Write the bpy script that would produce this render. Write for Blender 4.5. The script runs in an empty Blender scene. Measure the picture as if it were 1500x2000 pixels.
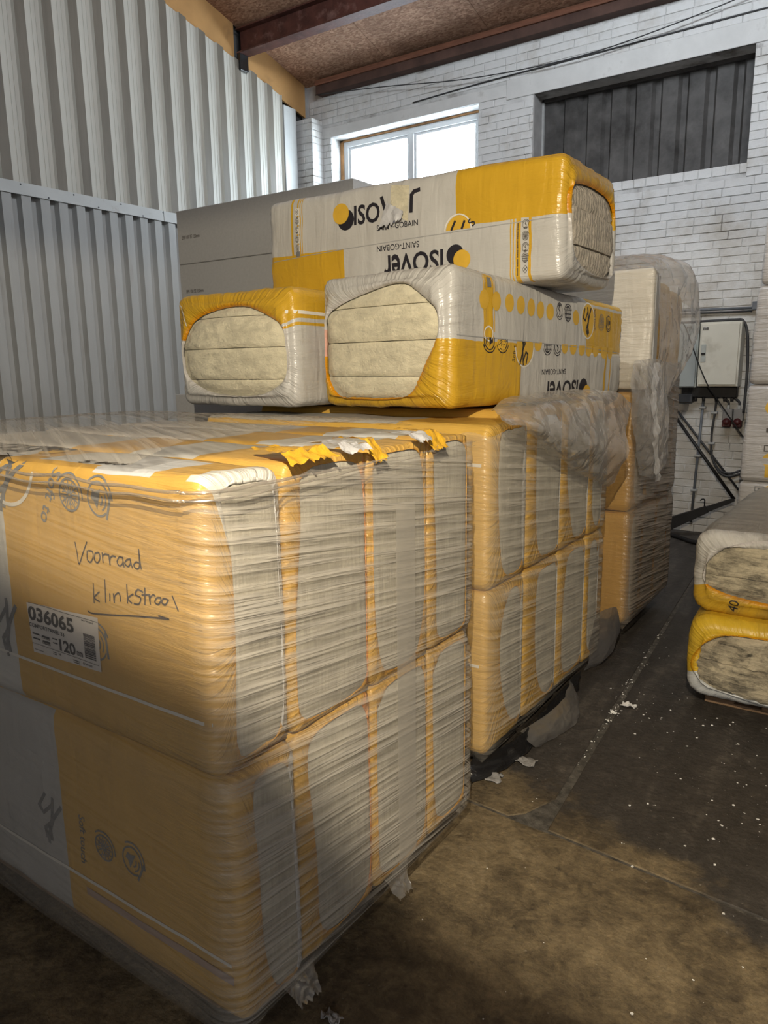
import bpy, bmesh, math, random
from mathutils import Vector, Matrix, noise
from mathutils.bvhtree import BVHTree
from mathutils.geometry import tessellate_polygon

random.seed(7)
SC = bpy.context.scene
COL = SC.collection

# ------------------------------------------------------------------ camera
cam_d = bpy.data.cameras.new('camera')
cam = bpy.data.objects.new('camera', cam_d)
COL.objects.link(cam)
cam_d.sensor_fit = 'HORIZONTAL'
cam_d.sensor_width = 36.0
cam_d.lens = 34.56
cam_d.clip_start = 0.02
right = Vector((0.82685227, 0.5622586, -0.01343843))
down = Vector((0.09792173, -0.16744961, -0.98100559))
fwd = Vector((-0.55382908, 0.80983078, -0.19351343))
m = Matrix.Identity(4)
for i in range(3):
    m[i][0] = right[i]; m[i][1] = -down[i]; m[i][2] = -fwd[i]
m[0][3], m[1][3], m[2][3] = 0.0, 0.0, 1.6
cam.matrix_world = m
SC.camera = cam

# ------------------------------------------------------------------ world, lights, exposure
SC.view_settings.view_transform = 'Standard'
SC.view_settings.look = 'None'
SC.view_settings.exposure = 0.0
SC.view_settings.gamma = 1.0
SC.view_settings.use_curve_mapping = False
wd = bpy.data.worlds.new('overcast_sky')
SC.world = wd
wd.use_nodes = True
bg = wd.node_tree.nodes['Background']
bg.inputs['Color'].default_value = (0.80, 0.90, 1.0, 1)
bg.inputs['Strength'].default_value = 24.0


def add_light(name, typ, loc, energy, color, **kw):
    d = bpy.data.lights.new(name, typ)
    d.energy = energy
    d.color = color
    for k, v in kw.items():
        if k not in ('target', 'portal'):
            setattr(d, k, v)
    o = bpy.data.objects.new(name, d)
    COL.objects.link(o)
    o.location = loc
    if 'target' in kw:
        o.rotation_euler = (Vector(kw['target']) - Vector(loc)).to_track_quat('-Z', 'Y').to_euler()
    return o


# flood lamp above and behind the camera (hood added further down trims its light)
LAMP = Vector((0.05, -0.22, 2.518))
add_light('flood_lamp_bulb', 'POINT', LAMP, 420.0, (1.0, 0.87, 0.66), shadow_soft_size=0.007)
# added fill lights without fittings: one behind the camera, one towards the back wall
add_light('fill_behind_camera', 'AREA', (2.6, -3.2, 2.4), 78.0, (0.95, 0.96, 1.0), shape='RECTANGLE', size=4.0, size_y=3.0, target=(-1.4, 1.6, 0.9))
add_light('fill_back_wall', 'AREA', (-1.2, 4.0, 4.9), 135.0, (0.86, 0.93, 1.0), shape='RECTANGLE', size=2.6, size_y=0.5, target=(-3.8, 7.2, 3.5))
# the window as a sampling portal for the sky
pt = add_light('window_portal', 'AREA', (-4.78, 7.56, 3.82), 1.0, (1, 1, 1), shape='RECTANGLE', size=1.9, size_y=0.84, target=(-4.78, 5.0, 3.82))
pt.data.cycles.is_portal = True


# ------------------------------------------------------------------ small node toolkit
class NT:
    def __init__(s, name):
        s.m = bpy.data.materials.new(name)
        s.m.use_nodes = True
        s.t = s.m.node_tree
        s.t.nodes.clear()
        s.out = s.t.nodes.new('ShaderNodeOutputMaterial')

    def n(s, typ, ins=None, **attrs):
        nd = s.t.nodes.new('ShaderNode' + typ)
        for k, v in attrs.items():
            setattr(nd, k, v)
        for k, v in (ins or {}).items():
            s.put(nd.inputs[k], v)
        return nd

    def put(s, sock, v):
        if isinstance(v, bpy.types.NodeSocket):
            s.t.links.new(v, sock)
        elif isinstance(v, bpy.types.Node):
            s.t.links.new(v.outputs[0], sock)
        elif isinstance(v, (tuple, list)) and len(v) == 3 and sock.type == 'RGBA':
            sock.default_value = (*v, 1)
        else:
            sock.default_value = v

    def math(s, op, a, b=0.0, clamp=False):
        return s.n('Math', {0: a, 1: b}, operation=op, use_clamp=clamp).outputs[0]

    def mix(s, f, a, b, mode='MIX'):
        nd = s.t.nodes.new('ShaderNodeMix')
        nd.data_type = 'RGBA'
        nd.blend_type = mode
        s.put(nd.inputs[0], f); s.put(nd.inputs[6], a); s.put(nd.inputs[7], b)
        return nd.outputs[2]

    def coords(s, kind='Object', scale=(1, 1, 1), rot=(0, 0, 0), loc=(0, 0, 0)):
        tc = s.n('TexCoord')
        mp = s.n('Mapping', {0: tc.outputs[kind]})
        mp.inputs['Scale'].default_value = scale
        mp.inputs['Rotation'].default_value = rot
        mp.inputs['Location'].default_value = loc
        return mp.outputs[0]

    def noise(s, vec, scale, detail=4, rough=0.55, dist=0.0):
        nd = s.n('TexNoise', {'Vector': vec, 'Scale': scale, 'Detail': detail, 'Roughness': rough, 'Distortion': dist})
        return nd.outputs[0]

    def ramp(s, f, stops):
        nd = s.n('ValToRGB', {0: f})
        cr = nd.color_ramp
        while len(cr.elements) < len(stops):
            cr.elements.new(0.5)
        for e, (p, c) in zip(cr.elements, stops):
            e.position = p
            e.color = (*c, 1) if isinstance(c, (tuple, list)) else (c, c, c, 1)
        return nd.outputs[0]

    def bump(s, hgt, strength=0.4, dist=0.01, normal=None):
        nd = s.n('Bump', {'Height': hgt, 'Strength': strength, 'Distance': dist})
        if normal is not None:
            s.put(nd.inputs['Normal'], normal)
        return nd.outputs[0]

    def bsdf(s, color, rough=0.6, normal=None, spec=0.4, metal=0.0, coat=0.0, sheen=0.0):
        b = s.n('BsdfPrincipled', {'Base Color': color, 'Roughness': rough, 'Specular IOR Level': spec, 'Metallic': metal})
        if coat:
            b.inputs['Coat Weight'].default_value = coat
            b.inputs['Coat Roughness'].default_value = 0.12
        if sheen:
            b.inputs['Sheen Weight'].default_value = sheen
        if normal is not None:
            s.put(b.inputs['Normal'], normal)
        return b.outputs[0]

    def done(s, shader):
        s.t.links.new(shader, s.out.inputs[0])
        return s.m


def simple(name, color, rough=0.6, var=0.12, scale=8, bump=0.15, metal=0.0, spec=0.4, dirt=None, coords='Object', stretch=(1, 1, 1)):
    t = NT(name)
    v = t.coords(coords, stretch)
    n1 = t.noise(v, scale, 5)
    lo = tuple(c * (1 - var) for c in color); hi = tuple(min(1, c * (1 + var)) for c in color)
    c = t.ramp(n1, [(0.3, lo), (0.7, hi)])
    if dirt:
        n2 = t.noise(v, dirt[1], 6, 0.65)
        c = t.mix(t.ramp(n2, [(dirt[2], 0.0), (dirt[3], 1.0)]), c, dirt[0])
    nb = t.bump(t.noise(v, scale * 6, 3), bump, 0.005)
    return t.done(t.bsdf(c, rough, nb, spec, metal))


YEL = (0.63, 0.375, 0.030)
WHT = (0.55, 0.54, 0.51)
ORG = (0.70, 0.33, 0.10)
PINK = (0.72, 0.47, 0.35)


def film_mat(name, base, rects, shine=0.30, crease=1.0, u_wr=34.0, rimf=1.0, dirt=0.0):
    """printed bag film: rects are (u0,u1,v0,v1,colour) in metres round the bag / along it"""
    t = NT(name)
    uv = t.n('UVMap'); uv.uv_map = 'UVMap'
    sp = t.n('SeparateXYZ', {0: uv.outputs[0]})
    U, V = sp.outputs[0], sp.outputs[1]
    wob = t.noise(t.coords('UV', (1, 1, 1)), 9.0, 2)
    wob = t.math('MULTIPLY', t.math('SUBTRACT', wob, 0.5), 0.012)
    Uw = t.math('ADD', U, wob); Vw = t.math('ADD', V, wob)
    c = base
    for (u0, u1, v0, v1, colr) in rects:
        k = t.math('GREATER_THAN', Uw, u0)
        for (x, op, lim) in ((Uw, 'LESS_THAN', u1), (Vw, 'GREATER_THAN', v0), (Vw, 'LESS_THAN', v1)):
            k = t.math('MULTIPLY', k, t.math(op, x, lim))
        c = t.mix(k, c, colr)
    # yellow film doubled up at the rim of the end opening turns orange
    at = t.n('Attribute'); at.attribute_name = 'rim'
    hsv = t.n('HueSaturation', {'Hue': 0.468, 'Saturation': 1.12, 'Value': 1.03, 'Color': c})
    c = t.mix(t.math('MULTIPLY', at.outputs['Fac'], rimf), c, hsv.outputs[0])
    soft = t.noise(t.coords('UV', (1, 1, 1)), 3.2, 4)
    c = t.mix(t.ramp(soft, [(0.35, 0.16), (0.7, 0.0)]), c, (0.30, 0.25, 0.20), 'MULTIPLY')
    if dirt:
        dn_ = t.noise(t.coords('UV', (3, 3, 1)), 2.2, 7, 0.75, 0.5)
        c = t.mix(t.math('MULTIPLY', t.ramp(dn_, [(0.45, 0.0), (0.66, 1.0)]), dirt), c, (0.10, 0.085, 0.065))
    # gathered creases run lengthwise towards the open end, fine crackle elsewhere
    mask = t.n('MapRange', {0: V, 1: 0.34, 2: -0.02, 3: 0.10, 4: 1.0}).outputs[0]
    gath = t.noise(t.coords('UV', (u_wr, 4.5, 1)), 1.0, 4, 0.6, 0.5)
    crk = t.noise(t.coords('UV', (6, 6, 1), (0, 0, 0.5)), 1.0, 4, 0.55, 1.2)
    crk = t.math('ABSOLUTE', t.math('SUBTRACT', crk, 0.5))
    pull = t.noise(t.coords('UV', (2.6, 15, 1), (0, 0, 0.45)), 1.0, 3, 0.5, 0.5)
    hgt = t.math('ADD', t.math('MULTIPLY', gath, mask), t.math('MULTIPLY', crk, 0.5 * crease))
    hgt = t.math('ADD', hgt, t.math('MULTIPLY', pull, 0.9 * crease))
    nb = t.bump(hgt, 0.7, 0.016)
    return t.done(t.bsdf(c, shine, nb, 0.45))


def wool_mat(name, col, dirt=0.0, along=(3, 3, 60), dark=(0.06, 0.055, 0.04), rib=None, bstr=0.75):
    t = NT(name)
    v = t.coords('Object', along)
    fib = t.noise(v, 1.6, 7, 0.7, 0.35)
    blot = t.noise(t.coords('Object'), 7.0, 4)
    lo = tuple(c * 0.72 for c in col); hi = tuple(min(1.0, c * 1.12) for c in col)
    c = t.ramp(fib, [(0.30, lo), (0.62, hi)])
    c = t.mix(t.ramp(blot, [(0.38, 0.35), (0.66, 0.0)]), c, tuple(x * 0.72 for x in col))
    if dirt:
        d1 = t.noise(t.coords('Object', (1.2, 1, 2.2)), 5.5, 7, 0.72, 0.4)
        d2 = t.math('MULTIPLY', t.ramp(d1, [(0.45, 0.0), (0.62, 1.0)]), t.ramp(fib, [(0.35, 1.0), (0.66, 0.35)]))
        c = t.mix(t.math('MULTIPLY', d2, dirt), c, dark)
    fuzz = t.noise(t.coords('Object'), 70, 5, 0.7)
    h = t.math('ADD', fib, t.math('MULTIPLY', fuzz, 0.7))
    if rib:
        w = t.n('TexWave', {'Vector': t.coords('Object'), 'Scale': rib, 'Distortion': 0.35, 'Detail': 2.0, 'Detail Scale': 3.0}, bands_direction='X')
        h = t.math('ADD', h, t.math('MULTIPLY', w.outputs[1], 0.25))
        c = t.mix(t.math('MULTIPLY', w.outputs[1], 0.16), c, tuple(x * 0.6 for x in col))
    nb = t.bump(h, bstr, 0.018)
    return t.done(t.bsdf(c, 0.95, nb, 0.1, sheen=0.15))


def wrap_mat(name, tint, a0=0.16, a1=0.55, tilt=0.10, stripes=26.0, rough=0.22, axis='UV', spec=0.5, corner=None):
    """milky stretch film with its drawn wrinkles; UV in metres"""
    t = NT(name)
    # the drawn film wrinkles in close, nearly parallel, slightly falling lines
    v0 = t.coords(axis, (1, 1, 1))
    sx = t.n('SeparateXYZ', {0: v0})
    sh = t.math('ADD', sx.outputs[1], t.math('MULTIPLY', sx.outputs[0], tilt))
    cv = t.n('CombineXYZ', {0: t.math('MULTIPLY', sx.outputs[0], 2.2), 1: t.math('MULTIPLY', sh, stripes), 2: 0.0}).outputs[0]
    cv2 = t.n('CombineXYZ', {0: t.math('MULTIPLY', sx.outputs[0], 4.0), 1: t.math('MULTIPLY', sh, stripes * 2.3), 2: 3.0}).outputs[0]
    big = t.noise(t.coords(axis, (2.2, 3.0, 1)), 1.0, 3)
    w1 = t.noise(cv, 1.0, 1, 0.4, 0.10)
    w2 = t.noise(cv2, 1.0, 2, 0.5, 0.15)
    hh = t.math('ADD', w1, t.math('MULTIPLY', w2, 0.4))
    st = t.ramp(hh, [(0.58, a0), (0.82, a1)])
    st = t.math('MULTIPLY', st, t.n('MapRange', {0: big, 1: 0.3, 2: 0.7, 3: 0.85, 4: 1.12}).outputs[0], True)
    if corner:
        # drawn tight and thin along the long front, wrinkled past the corner
        uvn = t.n('UVMap'); uvn.uv_map = 'UVMap'
        uu = t.n('SeparateXYZ', {0: uvn.outputs[0]}).outputs[0]
        k = t.n('MapRange', {0: uu, 1: corner - 0.05, 2: corner + 0.10, 3: 0.0, 4: 1.0}).outputs[0]
        st = t.mix(k, (0.20, 0.20, 0.20), st)
        hh = t.math('MULTIPLY', hh, t.math('ADD', t.math('MULTIPLY', k, 0.8), 0.2))
    nb = t.bump(hh, 0.95, 0.028)
    b = t.bsdf(tint, rough, nb, spec)
    tr = t.n('BsdfTransparent', {0: (0.97, 0.96, 0.94)})
    mx = t.n('MixShader', {0: st, 1: tr.outputs[0], 2: b})
    return t.done(mx.outputs[0])


def clear_mat(name, alpha=0.2, tint=(0.8, 0.78, 0.75), rough=0.12):
    """crumpled clear film: mostly see-through with hard glints"""
    t = NT(name)
    v = t.coords('Object')
    n1 = t.noise(v, 4.0, 3, 0.45, 0.6)
    n2 = t.noise(t.coords('Object', (4, 4, 7), (0.5, 0.3, 0)), 1.0, 3, 0.5, 0.6)
    hh = t.math('ADD', t.math('ABSOLUTE', t.math('SUBTRACT', n1, 0.5)), t.math('MULTIPLY', n2, 0.6))
    nb = t.bump(hh, 0.7, 0.06)
    fc = t.n('LayerWeight', {0: 0.35, 'Normal': nb}).outputs[1]
    a = t.math('ADD', t.math('MULTIPLY', t.math('POWER', fc, 1.5), 0.5), alpha, True)
    b = t.bsdf(tint, 0.35, nb, 0.5)
    tr = t.n('BsdfTransparent', {0: (0.965, 0.955, 0.935)})
    g = t.n('BsdfGlossy', {0: (1, 1, 1), 'Roughness': rough + 0.06, 'Normal': nb})
    m0 = t.n('MixShader', {0: a, 1: tr.outputs[0], 2: b})
    m1 = t.n('MixShader', {0: 0.24, 1: m0.outputs[0], 2: g.outputs[0]})
    return t.done(m1.outputs[0])


M = {}
M['ink'] = simple('black_print', (0.022, 0.02, 0.026), 0.45, 0.2, 40, 0.05)
M['ink_faded'] = simple('faded_black_print', (0.075, 0.065, 0.055), 0.6, 0.3, 40, 0.05)
M['grey_print'] = simple('grey_print', (0.19, 0.19, 0.19), 0.6, 0.2, 40, 0.05)
M['marker'] = simple('brown_marker_ink', (0.03, 0.012, 0.01), 0.5, 0.2, 40, 0.05)
M['print_yellow'] = simple('yellow_print', (0.66, 0.40, 0.045), 0.4, 0.06, 20, 0.1)
M['print_white'] = simple('white_print', (0.72, 0.69, 0.62), 0.45, 0.05, 20, 0.1)
M['paper'] = simple('label_paper', (0.66, 0.62, 0.58), 0.6, 0.05, 20, 0.1)
M['torn_yellow'] = simple('torn_yellow_film', (0.66, 0.37, 0.03), 0.25, 0.15, 14, 0.6)
M['torn_white'] = simple('torn_white_film', (0.52, 0.52, 0.53), 0.25, 0.08, 14, 0.6)
M['wool'] = wool_mat('glass_wool', (0.72, 0.66, 0.48), along=(6, 6, 14), bstr=0.6)
M['wool_v'] = wool_mat('glass_wool_on_edge', (0.52, 0.485, 0.40), along=(40, 3, 3), bstr=0.3)
M['wool_dirty'] = wool_mat('dirty_glass_wool', (0.60, 0.52, 0.36), 0.95, along=(5, 3, 40))
M['wool_black'] = wool_mat('blackened_glass_wool', (0.58, 0.50, 0.35), 1.0, along=(4, 3, 30), dark=(0.03, 0.028, 0.022))
M['wool_grey'] = wool_mat('ribbed_glass_wool', (0.66, 0.59, 0.48), 0.30, along=(8, 8, 14), rib=11.0)
M['wood'] = simple('pallet_wood', (0.22, 0.14, 0.08), 0.8, 0.35, 6, 0.4, stretch=(1, 8, 8))
M['black_film'] = simple('black_film', (0.012, 0.012, 0.013), 0.22, 0.2, 10, 0.6, spec=0.6)
M['eps'] = simple('grey_foam_board', (0.42, 0.415, 0.405), 0.8, 0.05, 60, 0.15)
M['eps_light'] = simple('light_grey_foam_board', (0.50, 0.50, 0.50), 0.8, 0.05, 60, 0.15)
M['dark_steel'] = simple('black_steel', (0.012, 0.011, 0.011), 0.5, 0.3, 12, 0.2, spec=0.3)
M['rubber'] = simple('dark_grey_cable', (0.035, 0.035, 0.037), 0.55, 0.2, 20, 0.1)
M['pipe_grey'] = simple('grey_plastic_pipe', (0.11, 0.12, 0.135), 0.5, 0.15, 20, 0.1)
M['clip'] = simple('light_grey_clip', (0.34, 0.34, 0.33), 0.5, 0.1, 20, 0.1)
M['cab_cream'] = simple('cream_painted_steel', (0.56, 0.54, 0.47), 0.4, 0.05, 5, 0.05, dirt=((0.25, 0.21, 0.16), 3.0, 0.58, 0.9))
M['cab_grey'] = simple('grey_painted_steel', (0.36, 0.38, 0.36), 0.45, 0.06, 5, 0.05, dirt=((0.2, 0.18, 0.15), 3.0, 0.58, 0.9))
M['red_plastic'] = simple('red_socket_plastic', (0.055, 0.010, 0.010), 0.4, 0.2, 20, 0.1)
M['clear_plastic'] = simple('grey_socket_plastic', (0.20, 0.19, 0.18), 0.35, 0.1, 20, 0.1)
M['foam_white'] = simple('white_foam_crumb', (0.78, 0.77, 0.74), 0.9, 0.08, 40, 0.2)
M['scrap_grey'] = simple('grey_plastic_scrap', (0.30, 0.29, 0.28), 0.4, 0.2, 20, 0.5)


# ------------------------------------------------------------------ mesh helpers
def link(name, me, mat=None, parent=None):
    o = bpy.data.objects.new(name, me)
    COL.objects.link(o)
    if mat is not None:
        for mm in (mat if isinstance(mat, (list, tuple)) else [mat]):
            me.materials.append(mm)
    if parent is not None:
        o.parent = parent
    return o


def mesh_obj(name, verts, faces, mat=None, parent=None, smooth=False):
    me = bpy.data.meshes.new(name)
    me.from_pydata([tuple(v) for v in verts], [], faces)
    if smooth:
        for p in me.polygons:
            p.use_smooth = True
    me.update()
    return link(name, me, mat, parent)


def bm_obj(name, bm, mat=None, parent=None, smooth=False):
    me = bpy.data.meshes.new(name)
    bm.normal_update()
    bm.to_mesh(me)
    bm.free()
    if smooth:
        for p in me.polygons:
            p.use_smooth = True
    return link(name, me, mat, parent)


def box(bm, x0, x1, y0, y1, z0, z1, bev=0.0, seg=1):
    r = bmesh.ops.create_cube(bm, size=1.0)
    vs = r['verts']
    for v in vs:
        v.co = Vector(((x0 + x1) / 2 + v.co.x * (x1 - x0), (y0 + y1) / 2 + v.co.y * (y1 - y0), (z0 + z1) / 2 + v.co.z * (z1 - z0)))
    if bev:
        es = list({e for v in vs for e in v.link_edges})
        bmesh.ops.bevel(bm, geom=es, offset=bev, segments=seg, affect='EDGES', profile=0.5)
    return vs


def box_obj(name, b, mat, parent=None, bev=0.004, seg=1):
    bm = bmesh.new()
    box(bm, *b, bev=bev, seg=seg)
    return bm_obj(name, bm, mat, parent)


def tube(bm, pts, rad, sides=8, cap=True):
    pts = [Vector(p) for p in pts]
    rads = rad if isinstance(rad, (list, tuple)) else [rad] * len(pts)
    rings = []
    up = Vector((0.13, 0.21, 0.97)).normalized()
    for i, p in enumerate(pts):
        d = (pts[min(i + 1, len(pts) - 1)] - pts[max(i - 1, 0)]).normalized()
        a = d.cross(up)
        if a.length < 1e-3:
            a = d.cross(Vector((1, 0, 0)))
        a.normalize()
        b = d.cross(a).normalized()
        rings.append([bm.verts.new(p + (a * math.cos(2 * math.pi * k / sides) + b * math.sin(2 * math.pi * k / sides)) * rads[i]) for k in range(sides)])
    for r0, r1 in zip(rings, rings[1:]):
        for k in range(sides):
            bm.faces.new((r0[k], r0[(k + 1) % sides], r1[(k + 1) % sides], r1[k]))
    if cap:
        bm.faces.new(list(reversed(rings[0])))
        bm.faces.new(rings[-1])


def tube_obj(name, pts, rad, mat, parent=None, sides=8):
    bm = bmesh.new()
    tube(bm, pts, rad, sides)
    bmesh.ops.recalc_face_normals(bm, faces=bm.faces)
    return bm_obj(name, bm, mat, parent, True)


def smooth_path(pts, n=6):
    pts = [Vector(p) for p in pts]
    out = []
    for i in range(len(pts) - 1):
        p0, p1, p2, p3 = pts[max(i - 1, 0)], pts[i], pts[i + 1], pts[min(i + 2, len(pts) - 1)]
        for k in range(n):
            t = k / n
            out.append(0.5 * ((2 * p1) + (p2 - p0) * t + (2 * p0 - 5 * p1 + 4 * p2 - p3) * t * t + (3 * p1 - p0 - 3 * p2 + p3) * t ** 3))
    out.append(pts[-1])
    return out


def empty(name, loc=(0, 0, 0), rotz=0.0):
    o = bpy.data.objects.new(name, None)
    o.empty_display_size = 0.1
    COL.objects.link(o)
    o.location = loc
    o.rotation_euler = (0, 0, rotz)
    return o


def tag(o, label=None, cat=None, group=None, kind=None):
    if label: o['label'] = label
    if cat: o['category'] = cat
    if group: o['group'] = group
    if kind: o['kind'] = kind
    return o


def struct(o):
    o['kind'] = 'structure'
    return o


def fbm(p, s, o=3):
    return noise.fractal(Vector(p) * s, 0.6, 2.0, o)


TXT = {}
def raw_text(body, bold=0.0):
    """font outlines as flat polygons"""
    if (body, bold) in TXT: return TXT[(body, bold)]
    cu = bpy.data.curves.new('txt', 'FONT')
    cu.body = body; cu.size = 1.0; cu.offset = bold; cu.resolution_u = 3; cu.fill_mode = 'FRONT'
    o = bpy.data.objects.new('txt', cu)
    COL.objects.link(o)
    dg = bpy.context.evaluated_depsgraph_get()
    me = bpy.data.meshes.new_from_object(o.evaluated_get(dg))
    TXT[(body, bold)] = [[(me.vertices[i].co.x, me.vertices[i].co.y) for i in p.vertices] for p in me.polygons]
    bpy.data.objects.remove(o); bpy.data.curves.remove(cu); bpy.data.meshes.remove(me)
    return TXT[(body, bold)]
# made first, while the scene is still small
WARM = [('Soft to', .01), ('036065', .03), ('COMFORTPANEL 33', .012), ('120', .03), ('mm', .02), ('1.500m', .01), ('0.600m', .01), ('57,60 m2', .012), ('84 17421816', .01), ('16', .02),
        ('Soft touch', .005), ('5 Mei', .01), ('40', .0), ('Soft t', .005), ('SAINT-GOBAIN', .008), ('ISO', .022), ('ISOV', .022), ('er', .022), ('S', .01), ('EPS 100 SE 150mm', .012)]
for w_ in WARM: raw_text(*w_)

# ================================================================== THE SETTING
XL, YB = -6.05, 7.40            # left wall, back wall
XR, YF = 4.2, -4.6              # the walls behind the photographer
def zceil(y): return 4.85 + 0.25 * (YB - y)

# ---- floor: concrete slabs with open joints
def floor_mat():
    t = NT('worn_concrete')
    v = t.coords('Object')
    n1 = t.noise(v, 1.7, 7, 0.68, 0.5)
    n2 = t.noise(v, 11.0, 9, 0.78, 0.5)
    n3 = t.noise(t.coords('Object', (5.0, 0.55, 1)), 2.0, 5, 0.6)
    mixn = t.math('ADD', t.math('MULTIPLY', n1, 0.5), t.math('MULTIPLY', n2, 0.5))
    tan = t.ramp(mixn, [(0.36, (0.028, 0.022, 0.016)), (0.46, (0.085, 0.066, 0.042)), (0.55, (0.165, 0.128, 0.077)), (0.68, (0.26, 0.21, 0.135))])
    drk = t.ramp(t.math('ADD', t.math('MULTIPLY', n3, 0.45), t.math('MULTIPLY', n2, 0.55)), [(0.33, (0.026, 0.023, 0.0205)), (0.52, (0.050, 0.0445, 0.040)), (0.68, (0.12, 0.106, 0.092))])
    sp = t.n('SeparateXYZ', {0: v})
    # the tan, worn-through zone lies before the cross joint, the sealed dark zone beyond it
    edge = t.math('ADD', sp.outputs[1], t.math('MULTIPLY', sp.outputs[0], 0.42))
    edge = t.math('ADD', edge, t.math('MULTIPLY', t.math('SUBTRACT', t.noise(v, 3.2, 6, 0.7), 0.5), 0.75))
    f = t.n('MapRange', {0: edge, 1: 1.98, 2: 2.12, 3: 0.0, 4: 1.0}).outputs[0]
    c = t.mix(f, tan, drk)
    grit = t.ramp(t.noise(v, 48, 6, 0.8), [(0.36, 0.0), (0.62, 1.0)])
    c = t.mix(t.math('MULTIPLY', grit, 0.42), c, (0.9, 0.86, 0.76), 'OVERLAY')
    c = t.mix(0.18, c, t.mix(grit, (0.02, 0.017, 0.013), c))
    spots = t.ramp(t.noise(v, 26, 3, 0.6), [(0.64, 0.0), (0.72, 1.0)])
    c = t.mix(t.math('MULTIPLY', spots, 0.5), c, (0.02, 0.017, 0.014))
    pale = t.ramp(t.noise(v, 60, 2, 0.5), [(0.70, 0.0), (0.76, 1.0)])
    c = t.mix(t.math('MULTIPLY', pale, 0.45), c, (0.32, 0.29, 0.24))
    nb = t.bump(t.math('ADD', n2, t.noise(v, 45, 4)), 0.5, 0.012)
    return t.done(t.bsdf(c, 0.55, nb, 0.35))
M['floor'] = floor_mat()
M['joint'] = simple('dusty_joint_filler', (0.085, 0.077, 0.065), 0.9, 0.6, 26, 0.8)
fl = struct(box_obj('floor', (XL - 0.6, XR + 0.2, YF - 0.2, YB + 0.6, -0.30, -0.004), M['joint'], None, 0))
def slab(name, poly):
    bm = bmesh.new()
    top = [bm.verts.new((x, y, 0)) for x, y in poly]
    bot = [bm.verts.new((x, y, -0.2)) for x, y in poly]
    bm.faces.new(top)
    n = len(poly)
    for i in range(n):
        bm.faces.new((top[i], bot[i], bot[(i + 1) % n], top[(i + 1) % n]))
    bmesh.ops.recalc_face_normals(bm, faces=bm.faces)
    es = [e for e in bm.edges if abs(e.verts[0].co.z) < 1e-6 and abs(e.verts[1].co.z) < 1e-6]
    bmesh.ops.bevel(bm, geom=es, offset=0.003, segments=1, affect='EDGES')
    return bm_obj(name, bm, M['floor'], fl)
def jx(y): return -0.862 - (y - 2.19) * 0.067      # the joint running to the back
def jy(x): return 2.165 - (x + 0.15) * 0.075       # the cross joint
g = 0.006
slab('floor_slab', [(XL, YF), (XR, YF), (XR, jy(XR) - .003), (-0.80, jy(-0.8) - .003), (-0.93, jy(-0.93) - 0.010), (XL, jy(XL) - .003)])
slab('floor_slab', [(XL, jy(XL) + .003), (-1.00, jy(-1) + .003), (-0.955, jy(-0.95) + 0.05), (jx(2.42) - g - 0.012, 2.42), (jx(YB) - g, YB + 0.1), (XL, YB + 0.1)])
slab('floor_slab', [(jx(2.25) + g + 0.012, jy(-0.86) + 0.010), (XR, jy(XR) + .003), (XR, YB + 0.1), (jx(YB) + g, YB + 0.1)])

# ---- back wall: painted bricks
def brick_mat():
    t = NT('white_painted_brick')
    oi = t.n('ObjectInfo')
    v = t.coords('Object', (1, 1, 1))
    n1 = t.noise(v, 2.2, 6, 0.6)
    c = t.ramp(n1, [(0.3, (0.56, 0.555, 0.545)), (0.7, (0.70, 0.70, 0.69))])
    sc = t.ramp(t.noise(t.coords('Object', (1, 1, 2.0)), 6, 7, 0.75), [(0.60, 0.0), (0.74, 1.0)])
    c = t.mix(t.math('MULTIPLY', sc, 0.42), c, (0.24, 0.20, 0.16))
    # brown stains, thickening low down to paint in the weaker light there too
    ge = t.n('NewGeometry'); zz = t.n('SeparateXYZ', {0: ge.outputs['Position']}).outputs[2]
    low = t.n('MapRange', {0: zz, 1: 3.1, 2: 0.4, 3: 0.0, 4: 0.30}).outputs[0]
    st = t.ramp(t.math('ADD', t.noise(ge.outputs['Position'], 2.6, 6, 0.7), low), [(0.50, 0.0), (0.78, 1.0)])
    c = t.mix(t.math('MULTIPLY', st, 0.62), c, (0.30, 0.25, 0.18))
    c = t.mix(t.math('MULTIPLY', oi.outputs['Random'], 0.14), c, (0.40, 0.38, 0.37))
    nb = t.bump(t.math('ADD', t.noise(v, 60, 4), t.noise(v, 14, 4)), 0.5, 0.006)
    return t.done(t.bsdf(c, 0.7, nb, 0.3))
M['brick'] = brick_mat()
M['mortar'] = simple('painted_mortar', (0.52, 0.515, 0.505), 0.9, 0.2, 7, 0.6, dirt=((0.16, 0.14, 0.12), 2.6, 0.52, 0.68))
M['concrete'] = simple('white_painted_concrete', (0.58, 0.575, 0.56), 0.75, 0.07, 5, 0.35, dirt=((0.24, 0.22, 0.2), 5.0, 0.60, 0.85))
WIN = (-5.74, -3.81, 3.40, 4.245)
OPN = (-3.21, -1.225, 3.28, 4.212)
def wall_with_holes(name, x0, x1, y0, y1, z0, z1, holes, mat):
    xs = sorted({x0, x1, *[h[0] for h in holes], *[h[1] for h in holes]})
    zs = sorted({z0, z1, *[h[2] for h in holes], *[h[3] for h in holes]})
    bm = bmesh.new()
    for a, b in zip(xs, xs[1:]):
        for c, d in zip(zs, zs[1:]):
            if any(h[0] <= a and b <= h[1] and h[2] <= c and d <= h[3] for h in holes):
                continue
            box(bm, a, b, y0, y1, c, d)
    bmesh.ops.remove_doubles(bm, verts=bm.verts, dist=1e-5)
    return bm_obj(name, bm, mat)
wb = struct(wall_with_holes('wall_back', XL - 0.2, XR, YB + 0.004, YB + 0.32, -0.05, 4.95, [WIN, OPN], M['mortar']))
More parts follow.
